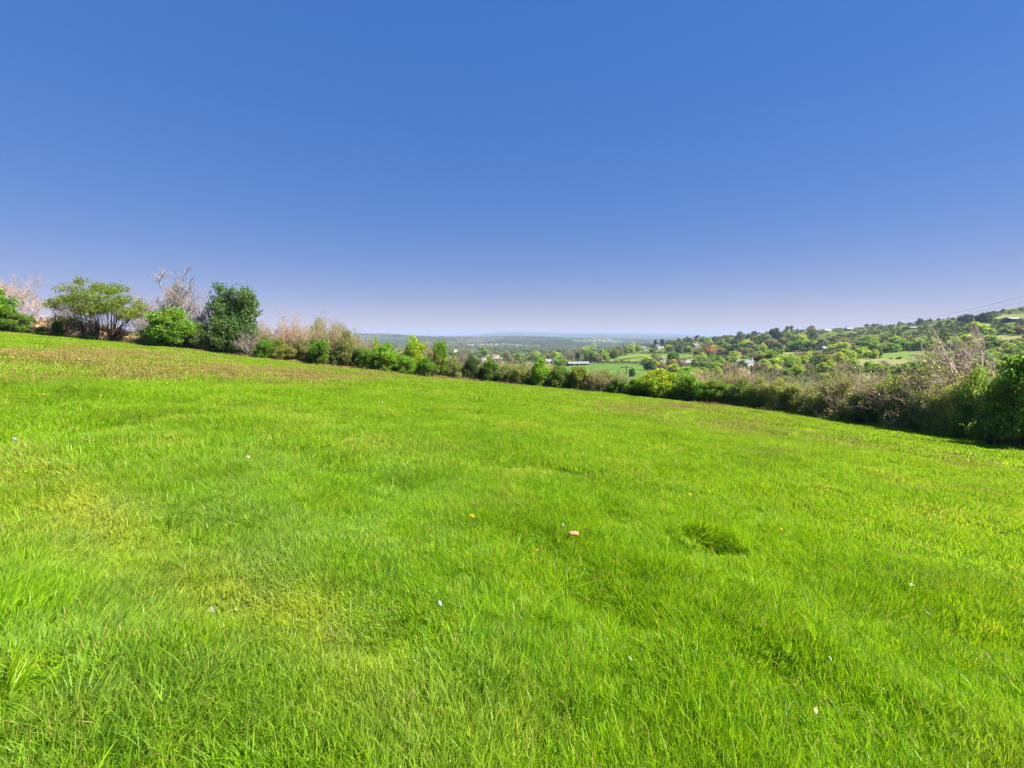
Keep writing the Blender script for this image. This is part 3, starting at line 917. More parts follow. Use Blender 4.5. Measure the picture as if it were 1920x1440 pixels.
def hill_tree(kind, name, label, px, row_base, depth, w, h, color, group=None, seed=0, cat='tree', pos=None):
    if pos is None:
        pos = hit(px, row_base, y0=65) if depth is None else Vector((ray(px, 660)[0] * depth, depth, 0))
    pos = Vector((pos.x, pos.y, gz(pos.x, pos.y)))
    rr = random.Random(seed * 31 + int(px * 7))
    t = thing(name, label, cat, pos, rr.uniform(0, 6.28), group, (w / 8, w / 8, h / 8))
    a = link('crown', HK[kind][0], t); a.color = (*(min(.55, c * k) for c, k in zip(color, (2.15, 2.0, 1.7))), 1)
    link('trunk', HK[kind][1], t)
    return t


HT = hill_tree
PURPLE = (.12, .018, .07)
SPECIAL = [  # kind, name, label, px, base row, depth, width px, height px, colour
    ('dense0', 'copper_beech', 'dark purple copper tree standing above the white cottage', 1387, 672, None, 13, 19, PURPLE),
    ('round1', 'copper_beech', 'small dull purple tree just downhill of the dark purple one', 1368, 679, None, 13, 14, (.13, .045, .06)),
    ('round1', 'orange_tree', 'tree with orange-brown new leaves on the wooded slope', 1332, 668, None, 24, 24, (.22, .13, .03)),
    ('dense0', 'evergreen_tree', 'dark round evergreen at the top end of the valley pastures', 1272, 664, None, 14, 18, (.022, .05, .03)),
    ('pine', 'pine_tree', 'dark pine on the wooded ridge, first of the ridge pair', 1228, 651, None, 12, 16, (.02, .04, .025)),
    ('pine', 'pine_tree', 'broader dark pine on the wooded ridge, next to the first', 1241, 650, None, 16, 16, (.02, .042, .022)),
    ('dense0', 'evergreen_tree', 'dark domed evergreen breaking the skyline above the wooded slope', 1452, 636, None, 24, 24, (.022, .045, .028)),
    ('dense0', 'evergreen_tree', 'lone dark blue-green tree standing out on the long hill skyline', 1724, 609, None, 12, 14, (.03, .07, .04)),
    ('dense0', 'evergreen_tree', 'dark spreading evergreen high on the hill below the wires', 1812, 606, None, 27, 19, (.028, .042, .028)),
    ('dense0', 'evergreen_tree', 'second dark evergreen high on the hill, beside the black-sided barn', 1843, 608, None, 28, 24, (.02, .034, .024)),
    ('round3', 'lime_tree', 'big round yellow-green tree below the two dark evergreens', 1830, 628, None, 42, 30, (.17, .25, .025)),
    ('dense0', 'evergreen_tree', 'added dark tree standing in for the shaded side of the big yellow-green tree', 1812, 628, None, 18, 24, (.03, .07, .035)),  # dark crown added to give the big tree its shaded left side
    ('dense0', 'round_tree', 'vivid green ball-shaped tree near the pale cottage in the valley', 1045, 680, None, 15, 15, (.11, .25, .02)),
    ('dense0', 'oak_tree', 'dark green spreading tree beside the small white gable in the valley', 1220, 694, None, 30, 22, (.04, .09, .02)),
    ('round3', 'oak_tree', 'single green tree on the boundary between the valley pastures', 1226, 673, None, 18, 12, (.07, .13, .025)),
    ('dense0', 'conifer_tree', 'small dark conifer on the lush green pasture beside the telegraph pole', 1185, 707, None, 14, 19, (.03, .055, .03)),
    ('round0', 'ash_tree', 'bright green tree above the glowing hedge bush', 1288, 712, None, 44, 28, (.11, .22, .02)),
    ('round2', 'gorse_tree', 'golden-green rounded tree beside the small white gable', 1265, 688, None, 22, 16, (.22, .23, .025)),
    ('round0', 'oak_tree', 'round bright green tree along the top of the pale pasture', 1722, 657, None, 30, 24, (.12, .22, .025)),
    ('round3', 'oak_tree', 'broad green tree at the end of the pasture, shaded on one side', 1672, 661, None, 30, 22, (.10, .19, .025)),
    ('dense0', 'oak_tree', 'broad dark green oak spreading over the slope above the round tree', 1500, 658, None, 46, 24, (.055, .13, .02)),
    ('round1', 'oak_tree', 'green rounded tree downhill of the broad dark oak', 1440, 672, None, 28, 18, (.10, .18, .025)),
    ('round2', 'oak_tree', 'bright green domed tree by the top corner of the hillside field', 1752, 655, None, 26, 22, (.12, .21, .025)),
]
TREES = []      # screen boxes already taken
for (k, nm, lab, px, row, dep, wp, hp, colr) in SPECIAL:
    p = hit(px, row, y0=65)
    HT(k, nm, lab, px, row, None, wp * p.y / FPX, hp * p.y / FPX, colr, pos=p)
    TREES.append((px, row, wp * .35))

HOUSE_SPOTS = [(906, 679), (920, 681), (930, 672), (937, 675), (1027, 679), (1082, 682), (1236, 652), (1208, 655), (1242, 678), (1287, 682), (1395, 687), (1541, 654), (1305, 650),
               (1550, 621), (1592, 618), (1898, 601), (1712, 616), (1018, 662)]


def in_quad(px, py, q, m=2.0):
    cx = sum(c[0] for c in q) / 4; cy = sum(c[1] for c in q) / 4
    s = None
    for i in range(4):
        a, b = q[i], q[(i + 1) % 4]
        c = (b[0] - a[0]) * (py - a[1]) - (b[1] - a[1]) * (px - a[0])
        if s is None: s = c > 0
        elif (c > 0) != s: return False
    return True


SKY_P = [900, 960, 1050, 1160, 1250, 1350, 1500, 1650, 1800, 1920, 1960]
SKY_R = [668, 669, 664, 654, 645, 634, 622, 611, 595, 578, 574]
LOW_P = [900, 1000, 1100, 1200, 1300, 1400, 1500, 1600, 1700, 1800, 1960]
LOW_R = [684, 690, 686, 690, 708, 706, 704, 700, 706, 700, 690]


def scatter_hill():
    rr = random.Random(2024)
    got = []
    tries = 0
    while len(got) < 640 and tries < 12000:
        tries += 1
        px = rr.uniform(905, 1955)
        lo, hi = np.interp(px, LOW_P, LOW_R), np.interp(px, SKY_P, SKY_R)
        row = hi + (lo - hi) * rr.uniform(0, 1) ** 1.05 + .8
        if any(in_quad(px, row, q) or in_quad(px, row - 3, q) for q in FIELDS):
            continue
        if any(abs(px - a) < 11 and -1 < row - b < 13 for a, b in HOUSE_SPOTS):
            continue
        t = (row - hi) / max(lo - hi, 1)
        size = 11 + 15 * t + rr.uniform(-3, 7)
        if px > 1560 and t < .35: size *= .72
        if any(math.hypot(px - a, (row - b) * 2.4) < (size * .42 + c) * .60 for a, b, c in TREES):
            continue
        TREES.append((px, row, size * .42)); got.append((px, row, size, t))
    return got, rr


_got, _rr = scatter_hill()
_rows = [(px, row, size, t, hit(px, row, y0=65)) for (px, row, size, t) in _got]
_rows.sort(key=lambda q: -q[2])
HCOL = {
    'yellow-green': [(.15, .22, .03), (.18, .24, .035), (.13, .20, .03)],
    'mid green': [(.085, .155, .025), (.075, .14, .03), (.10, .17, .03)],
    'dark green': [(.045, .085, .022), (.035, .07, .025), (.05, .09, .03)],
    'brownish olive': [(.12, .125, .045), (.11, .115, .05), (.125, .12, .055)],
    'bare grey-brown': [(.13, .115, .08), (.12, .11, .08)],
}
REST = []


LANDMARKS = [(906, 679, 'white village house'), (930, 673, 'pinkish village roofs'), (975, 676, 'wood edge by the village'), (1027, 679, 'pale wood-edge cottage'), (1045, 675, 'vivid ball-shaped tree'),
             (1084, 682, 'long grey barn'), (1120, 668, 'wood above the long barn'), (1206, 655, 'grey ridge house'), (1236, 652, 'white ridge houses'), (1272, 656, 'dark round evergreen'),
             (1242, 677, 'small white gable'), (1287, 681, 'pale farm shed'), (1303, 650, 'white slope house'), (1332, 656, 'orange-leaved tree'), (1387, 663, 'purple copper tree'),
             (1395, 684, 'white cottage'), (1452, 625, 'dark domed skyline tree'), (1440, 664, 'green tree under the broad oak'), (1500, 648, 'broad dark oak'), (1541, 651, 'white mid-slope gable'),
             (1545, 690, 'round yellow-green tree'), (1550, 622, 'pale skyline house'), (1591, 619, 'white skyline house'), (1600, 690, 'dark bare trunks'), (1640, 645, 'far end of the hillside field'),
             (1712, 616, 'low grey hill shed'), (1724, 602, 'lone skyline tree'), (1722, 646, 'bright tree over the hillside field'), (1780, 640, 'near end of the hillside field'),
             (1828, 597, 'two dark hill evergreens'), (1830, 616, 'big round yellow-green tree'), (1898, 600, 'black-sided hill barn'), (1890, 634, 'pale field under the hill barn'), (1420, 645, 'slope over the cottage'),
             (1660, 622, 'middle of the long hill'), (1915, 668, 'dark bush at the picture edge'), (1868, 672, 'leaning dead tree'),
             (1830, 655, 'dead tree branches'), (1770, 692, 'hedge below the pale pasture'), (1690, 695, 'pale wispy bushes'), (1480, 690, 'dome of bare pinkish twigs'), (1340, 690, 'grey bare thicket')]


def zone(px, row, t):
    a, b, nm = min(LANDMARKS, key=lambda q: math.hypot(q[0] - px, (q[1] - row) * 1.6))
    dx, dy = px - a, (row - b) * 1.6
    if abs(dy) > abs(dx):
        return ('uphill of the ' if dy < 0 else 'downhill of the ') + nm
    return ('just left of the ' if dx < 0 else 'just right of the ') + nm


for i, (px, row, size, t, p) in enumerate(_rows):
    v = _rr.random()
    cn = 'yellow-green' if v < .34 else 'mid green' if v < .64 else 'dark green' if v < .75 else 'brownish olive' if v < .89 else 'bare grey-brown'
    if t < .3 and cn == 'dark green' and _rr.random() < .7: cn = 'yellow-green'
    c = _rr.choice(HCOL[cn])
    w = size * p.y / FPX * _rr.uniform(.85, 1.2); h = w * _rr.uniform(.68, .95)
    if cn.startswith('bare'):
        k = _rr.choice(['bare', 'bare1'])
    elif cn.startswith('dark'):
        k = _rr.choice(['dense0', 'round2', 'dense0', 'pine']); w *= .9
    else:
        k = _rr.choice(['round0', 'round1', 'round2', 'round3', 'dense0'])
    if i < 290:
        nm = 'bare_tree' if cn.startswith('bare') else 'hillside_tree'
        zn = zone(px, row, t)
        HT(k, nm, cn + ' tree ' + zn, px, row, None, w, h, c, group=cn + ' trees ' + zn, seed=i, pos=p)
    else:
        if px > 1560 and t < .4: w *= .8; h *= .75
        REST.append((p, w, h, k, c))


# ------------------------------------------------------------------ scattering with geometry nodes (only for stuff nobody could count)
def scatter_object(name, pts, rots, scl, idx, meshes, label, cat, extra=None):
    src = bpy.data.collections.new(name + '_source')
    for i, me in enumerate(meshes):
        o = bpy.data.objects.new('%s_piece_%02d' % (name, i), me)
        src.objects.link(o)
    me = bpy.data.meshes.new(name)
    n = len(pts)
    me.vertices.add(n); me.vertices.foreach_set('co', np.asarray(pts, np.float32).ravel())
    a = me.attributes.new('rot', 'FLOAT_VECTOR', 'POINT'); a.data.foreach_set('vector', np.asarray(rots, np.float32).ravel())
    a = me.attributes.new('scl', 'FLOAT_VECTOR', 'POINT'); a.data.foreach_set('vector', np.asarray(scl, np.float32).ravel())
    a = me.attributes.new('idx', 'INT', 'POINT'); a.data.foreach_set('value', np.asarray(idx, np.int32))
    for nm, val in (extra or {}).items():
        a = me.attributes.new(nm, 'FLOAT', 'POINT'); a.data.foreach_set('value', np.asarray(val, np.float32))
    ng = bpy.data.node_groups.new(name + '_scatter', 'GeometryNodeTree')
    ng.interface.new_socket('Geometry', in_out='INPUT', socket_type='NodeSocketGeometry')
    ng.interface.new_socket('Geometry', in_out='OUTPUT', socket_type='NodeSocketGeometry')
    N = ng.nodes; L = ng.links
    gi = N.new('NodeGroupInput'); go = N.new('NodeGroupOutput')
    ci = N.new('GeometryNodeCollectionInfo'); ci.inputs['Collection'].default_value = src
    ci.inputs['Separate Children'].default_value = True; ci.inputs['Reset Children'].default_value = True
    ip = N.new('GeometryNodeInstanceOnPoints'); ip.inputs['Pick Instance'].default_value = True

    def attr(nm, ty):
        q = N.new('GeometryNodeInputNamedAttribute'); q.data_type = ty; q.inputs['Name'].default_value = nm
        return q.outputs['Attribute']
    L.new(gi.outputs[0], ip.inputs['Points']); L.new(ci.outputs[0], ip.inputs['Instance'])
    L.new(attr('idx', 'INT'), ip.inputs['Instance Index']); L.new(attr('rot', 'FLOAT_VECTOR'), ip.inputs['Rotation']); L.new(attr('scl', 'FLOAT_VECTOR'), ip.inputs['Scale'])
    L.new(ip.outputs[0], go.inputs[0])
    o = link(name, me, kind='stuff')
    md = o.modifiers.new('scatter', 'NODES'); md.node_group = ng
    if label:
        tag(o, label, cat)
    return o


def wood_material(name, cols):
    m, n, l = new_mat(name)
    out = n.new('ShaderNodeOutputMaterial'); d = n.new('ShaderNodeBsdfDiffuse'); geo = n.new('ShaderNodeNewGeometry')
    oi = n.new('ShaderNodeObjectInfo'); r = ramp(n, cols); l.new(oi.outputs['Random'], r.inputs[0])
    mr = n.new('ShaderNodeMapRange'); mr.inputs['To Min'].default_value = .6; mr.inputs['To Max'].default_value = 1.4
    l.new(geo.outputs['Random Per Island'], mr.inputs['Value'])
    h = n.new('ShaderNodeHueSaturation'); l.new(r.outputs[0], h.inputs['Color']); l.new(mr.outputs[0], h.inputs['Value'])
    l.new(h.outputs[0], d.inputs[0]); l.new(d.outputs[0], out.inputs[0])
    return m


M_WOOD = wood_material('far_wood', [(.0, (.10, .145, .035)), (.3, (.21, .26, .04)), (.55, (.27, .31, .05)), (.75, (.13, .17, .04)), (1.0, (.23, .20, .10))])


def wood_tree(seed, leaves=620, size=.55):
    rng = np.random.default_rng(seed)
    lb = lobes_in(rng, 14, 8, 7, .3, shell=.8)
    me = leaf_mesh('far_tree', leaves_on_lobes(rng, lb, leaves), size, rng, M_WOOD, up=.55)
    return me


def far_woods():
    rr = np.random.default_rng(5)
    P, S_, I = [], [], []
    for (p, w, h, k, c) in REST:
        P.append((p.x, p.y, p.z)); S_.append((w / 8, w / 8, h / 8)); I.append(rr.integers(0, 4))
    # hedgerow trees and copses on the distant plain and ridge
    n = 9000
    px = rr.uniform(480, 1420, n); y = np.exp(rr.uniform(math.log(900), math.log(5200), n))
    u = (px - 960) / FPX / CP; x = u * y
    keep = fbm(x / 420, y / 420, 21, 3) > .52
    keep |= rr.uniform(size=n) < .10
    keep &= ~((px > 900) & (y < 1500) & (px < 1420) & (y < 1100))
    x, y = x[keep], y[keep]
    z = ground_z(x, y)
    s = rr.uniform(.9, 1.8, len(x))
    for a, b, c, d in zip(x, y, z, s):
        P.append((a, b, c)); S_.append((d * 1.3, d * 1.3, d)); I.append(rr.integers(0, 4))
    # thin scrub on the valley floor between the meadow hedge and the village
    m = 500
    px = rr.uniform(640, 1000, m); y = np.exp(rr.uniform(math.log(380), math.log(1000), m)); x = (px - 960) / FPX / CP * y
    z = ground_z(x, y)
    for a, b, c, q in zip(x, y, z, px):
        if 735 < q < 905 and 900 < b < 1250: continue
        P.append((a, b, c)); d = rr.uniform(.5, 1.0); S_.append((d, d, d * .9)); I.append(rr.integers(0, 4))
    rot = np.zeros((len(P), 3)); rot[:, 2] = rr.uniform(0, 6.28, len(P))
    scatter_object('distant_woodland', P, rot, S_, I, [wood_tree(200 + k) for k in range(4)], 'hazy woods and hedgerow trees across the distant plain', 'woodland')


far_woods()

# low scrub under the hillside trees
def hill_scrub():
    rr = np.random.default_rng(8)
    n = 4600
    px = rr.uniform(900, 1990, n); f = rr.uniform(0, 1, n)
    P, S_, I = [], [], []
    lo = np.interp(px, LOW_P, LOW_R) + 14; hi = np.interp(px, SKY_P, SKY_R)
    for k in range(n):
        row = hi[k] + (lo[k] - hi[k]) * f[k] + .5
        if any(in_quad(px[k], row, q) for q in FIELDS): continue
        if any(abs(px[k] - a) < 11 and -1 < row - b < 9 for a, b in HOUSE_SPOTS): continue
        u, s = ray(px[k], row)
        y0 = 70.0
        Y = np.exp(np.linspace(math.log(75), math.log(1300), 160)); d = EYE + s * Y - valley_z(u * Y, Y)
        j = int(np.argmax(d < 0)) if (d < 0).any() else -1
        if j < 1: continue
        y = Y[j - 1] + (Y[j] - Y[j - 1]) * d[j - 1] / (d[j - 1] - d[j])
        P.append((u * y, y, gz(u * y, y) - .2)); q = rr.uniform(.22, .6) * (.6 + y / 900); S_.append((q * 1.2, q * 1.2, q * .7)); I.append(rr.integers(0, 4))
    rot = np.zeros((len(P), 3)); rot[:, 2] = rr.uniform(0, 6.28, len(P))
    scatter_object('hillside_scrub', P, rot, S_, I, [wood_tree(220 + k, 460, .5) for k in range(4)], 'low green scrub between the hillside trees', 'scrub')


hill_scrub()


# ------------------------------------------------------------------ field hedges in the valley
def field_hedge(a, b, label, h=2.0, w=2.0, color=(.05, .07, .03), seed=0):
    pa, pb = hit(*a, y0=70), hit(*b, y0=70)
    rng = np.random.default_rng(seed)
    L = (pb - pa).length
    n = int(L * 14)
    t = rng.uniform(0, 1, n)
    x = pa.x + (pb.x - pa.x) * t + rng.normal(size=n) * w * .3; y = pa.y + (pb.y - pa.y) * t + rng.normal(size=n) * w * .3
    hh = h * (.6 + .8 * fbm(t * L / 6, t * 0 + seed, 3))
    z = ground_z(x, y) + hh * rng.uniform(0, 1, n)
    o = link('field_hedge', leaf_mesh('field_hedge', np.stack([x, y, z], 1), .4, rng, M_FAR))
    o.color = (*color, 1)
    tag(o, label, 'hedge', 'hedges between the valley pastures')


field_hedge((1110, 681), (1210, 682), 'dark brown field hedge along the top of the lush green pasture', 2.6, color=(.06, .05, .035), seed=1)
field_hedge((1150, 677), (1240, 667), 'thin dark hedge between the two striped valley pastures', 1.8, seed=2)
field_hedge((1200, 663), (1300, 662), 'hedge along the wood edge above the striped valley pastures', 2.4, color=(.05, .07, .03), seed=3)
field_hedge((1212, 681), (1300, 673), 'dark hedge running from the white gable up to the slope trees', 2.2, seed=4)
field_hedge((940, 684), (1035, 682), 'hedge below the wood and the village houses', 2.6, color=(.05, .075, .025), seed=5)
field_hedge((1605, 691), (1750, 686), 'dark blue-green hedge along the foot of the pale pasture', 2.4, color=(.03, .055, .03), seed=6)
field_hedge((1650, 660), (1800, 657), 'dark hedge under the trees along the top of the hillside field', 3.0, color=(.03, .05, .025), seed=7)
field_hedge((1035, 683), (1064, 684), 'short dark hedge between the pale cottage and the long barn', 2.2, color=(.05, .055, .03), seed=8)
field_hedge((1490, 668), (1515, 669), 'short dark hedge at the end of the small cottage field', 3.0, color=(.03, .05, .025), seed=9)

# ------------------------------------------------------------------ buildings
M_WHITE = plain('white_render', (.36, .355, .35), .8, .08, .6)
M_CREAM = plain('cream_render', (.38, .34, .28), .8, .1, .6)
M_SLATE = plain('slate_roof', (.09, .092, .10), .6, .2, .8)
M_PALEROOF = plain('pale_sheet_roof', (.20, .21, .225), .5, .15, .5)
M_REDROOF = plain('clay_roof', (.24, .15, .12), .8, .2, .8)
M_BLACK = plain('black_cladding', (.025, .027, .035), .6, .3, .5)
M_GLASS = plain('window_glass', (.03, .035, .045), .15, .2, 1.0, spec=.6)
M_WOODPOLE = plain('pole_timber', (.13, .10, .075), .9, .3, 4.0)
M_CHIM = plain('chimney_brick', (.36, .25, .20), .9, .2, 2.0)


def house(label, px, row, w, d, h, rh, rz, wall, roof, chim=1, wins=3, depth=None, name='house', cat='house'):
    p = hit(px, row, y0=70)
    t = thing(name, label, cat, (p.x, p.y, p.z - .3), rz)
    b = MB()
    hw, hd = w / 2, d / 2
    b.box(-hw, hw, -hd, hd, -1.5, h)
    b.tri((-hw, -hd, h), (-hw, hd, h), (-hw, 0, h + rh)); b.tri((hw, hd, h), (hw, -hd, h), (hw, 0, h + rh))
    link('wall', b.mesh('wall', wall), t)
    r = MB(); e = .35; k = rh / hd
    for s in (-1, 1):
        a0 = (-hw - e, s * (hd + e), h - e * k + .05); a1 = (hw + e, s * (hd + e), h - e * k + .05); b1 = (hw + e, 0, h + rh + .05); b0 = (-hw - e, 0, h + rh + .05)
        r.quad(*([a0, a1, b1, b0] if s < 0 else [a1, a0, b0, b1]))
        r.quad(*[(q[0], q[1], q[2] + .16) for q in ([a0, a1, b1, b0] if s < 0 else [a1, a0, b0, b1])])
        r.quad(a0, a1, (a1[0], a1[1], a1[2] + .16), (a0[0], a0[1], a0[2] + .16))
    ro = link('roof', r.mesh('roof', roof), t)
    for c in range(chim):
        x = (-hw + .8) if c == 0 else hw - .8
        link('chimney', MB().box(x - .45, x + .45, -.4, .4, h + rh - .5, h + rh + 1.1).mesh('chimney', M_CHIM if wall is not M_WHITE else M_WHITE), ro)
    for i in range(wins):
        x = -hw + w * (i + .5) / wins
        link('window', MB().box(x - .55, x + .55, -hd - .05, -hd + .1, h * .42, h * .42 + 1.2).mesh('window', M_GLASS), t)
    link('door', MB().box(hw * .15, hw * .15 + .95, -hd - .06, -hd + .1, -.2, 1.9).mesh('door', M_SLATE), t)
    return t


def barn(label, px, row, w, d, h, rh, rz, wall, roof, doors=1):
    p = hit(px, row, y0=70)
    t = thing('barn', label, 'barn', (p.x, p.y, p.z - .3), rz)
    hw, hd = w / 2, d / 2
    b = MB().box(-hw, hw, -hd, hd, -1.5, h)
    b.tri((-hw, -hd, h), (-hw, hd, h), (-hw, 0, h + rh)); b.tri((hw, hd, h), (hw, -hd, h), (hw, 0, h + rh))
    link('wall', b.mesh('wall', wall), t)
    r = MB(); e = .4; k = rh / hd
    for s in (-1, 1):
        a0 = (-hw - e, s * (hd + e), h - e * k + .05); a1 = (hw + e, s * (hd + e), h - e * k + .05); b1 = (hw + e, 0, h + rh + .05); b0 = (-hw - e, 0, h + rh + .05)
        r.quad(*([a0, a1, b1, b0] if s < 0 else [a1, a0, b0, b1]))
    ro = link('roof', r.mesh('roof', roof), t)
    for i in range(4):
        x = -hw + w * (i + .5) / 4
        z0 = h + rh * .35
        link('skylight', MB().quad((x - .6, -hd * .72, h + rh * .28 + .1), (x + .6, -hd * .72, h + rh * .28 + .1), (x + .6, -hd * .3, h + rh * .70 + .1), (x - .6, -hd * .3, h + rh * .70 + .1)).mesh('skylight', M_PALEROOF), ro)
    link('door', MB().box(-hw - .06, -hw + .1, -hd * .5, hd * .5, -1, h * .9).mesh('door', M_BLACK), t)
    return t


house('white gabled house at the near corner of the village', 906, 681, 9, 7, 4.6, 3.2, .9, M_WHITE, M_PALEROOF, 1, 2)
house('pale grey-roofed bungalow beside the white village house', 921, 683, 12, 8, 2.8, 2.6, .2, M_WHITE, M_PALEROOF, 1, 3)
house('house with pinkish roof, highest in the village', 929, 671, 12, 8, 4.2, 3.0, -.3, M_CREAM, M_REDROOF, 1, 3)
house('long pinkish-roofed house below the highest village house', 932, 676, 15, 8, 3.4, 2.8, .15, M_WHITE, M_REDROOF, 2, 3)
house('small cream house behind the village bungalow', 914, 671, 8, 7, 3.8, 2.8, .6, M_CREAM, M_REDROOF, 1, 2)
house('pale grey-walled cottage at the edge of the wood, near the round vivid tree', 1027, 681, 9, 8, 3.0, 2.4, .55, M_CREAM, M_PALEROOF, 1, 2)
barn('long low barn with pale grey roof and a dark end', 1084, 685, 24, 9, 2.6, 2.0, .12, M_BLACK, M_PALEROOF)
house('white house among trees on the ridge, above the striped pastures', 1232, 655, 10, 8, 4.8, 3.0, .7, M_WHITE, M_SLATE, 1, 3)
house('second white gable on the ridge, next to the white house among trees', 1240, 654, 8, 7, 4.6, 3.2, 1.3, M_WHITE, M_SLATE, 1, 2)
house('grey house half hidden by trees at the edge of the ridge pastures', 1206, 657, 9, 7, 4.2, 3.0, .2, M_CREAM, M_SLATE, 1, 2)
house('small white-gabled cottage with dark roof between valley trees', 1240, 680, 7, 6, 3.2, 2.8, 1.0, M_WHITE, M_SLATE, 1, 2)
barn('pale-roofed farm shed half hidden behind trees in the valley', 1285, 685, 11, 7, 2.6, 2.0, .25, M_CREAM, M_PALEROOF)
house('white cottage with chimneys above the bare pinkish twigs', 1395, 690, 10.5, 6.5, 3.6, 2.6, -.25, M_WHITE, M_PALEROOF, 2, 3)
house('white gable peeping through trees on the mid slope', 1541, 656, 6.5, 6, 4.2, 3.0, 1.2, M_WHITE, M_SLATE, 1, 2)
house('white house on the ridge slope above the orange-tipped tree', 1303, 652, 9, 7, 4.2, 3.0, .4, M_WHITE, M_SLATE, 1, 3)
house('tiny pale house near the skyline of the slope', 1550, 623, 13, 8, 3.6, 2.8, .2, M_CREAM, M_PALEROOF, 1, 3)
house('tiny white house close to the skyline, next to the dark treetops', 1591, 620, 12, 8, 3.6, 2.6, .1, M_WHITE, M_PALEROOF, 1, 3)
barn('black-sided barn with grey roof high on the long hill', 1898, 603, 19, 10, 3.6, 2.0, .15, M_BLACK, M_PALEROOF)
barn('low grey shed among the trees of the long hill', 1712, 617, 15, 7, 2.4, 1.4, .1, M_CREAM, M_PALEROOF)


# ------------------------------------------------------------------ telegraph pole and wires
def pole(label, px, top_row, depth):
    top = at(px, top_row, depth)
    z0 = gz(top.x, top.y)
    t = thing('telegraph_pole', label, 'utility pole', (top.x, top.y, z0))
    H = top.z - z0
    link('post', MB().tube([(0, 0, -.5), (0, 0, H * .5), (0, 0, H + .25)], [.095, .085, .075], 8).mesh('post', M_WOODPOLE), t)
    link('crossarm', MB().box(-1.0, 1.0, -.05 - .15, -.15 + .05, H - .22, H - .1).mesh('crossarm', M_WOODPOLE), t)
    for s in (-.85, 0, .85):
        link('insulator', MB().tube([(s, -.16, H - .12), (s, -.16, H + .02), (s, -.16, H + .12)], [.05, .07, .04], 6).mesh('insulator', M_PALEROOF), t)
    return t


pole('timber telegraph pole with a crossarm rising behind the hedge gap', 1175, 687, 74)
M_WIRE = plain('wire', (.05, .05, .055), .6, .1, 1.0)


def wire(a, b, sag, label, rad=.022):
    a, b = Vector(a), Vector(b)
    pts = []
    for i in range(25):
        t = i / 24; p = a.lerp(b, t); p.z -= sag * 4 * t * (1 - t); pts.append(p)
    o = link('power_line', MB().tube(pts, [rad] * len(pts), 5).mesh('power_line', M_WIRE))
    return tag(o, label, 'cable', 'power lines over the hill')


wire(at(2060, 517, 62), at(1735, 597, 170), .6, 'thin black wire crossing the sky above the hill, the upper of two')
wire(at(2060, 527, 64), at(1800, 590, 170), .6, 'lower thin wire crossing the sky just above the hill')

# ------------------------------------------------------------------ meadow grass
GRASS_AT = 'grass'


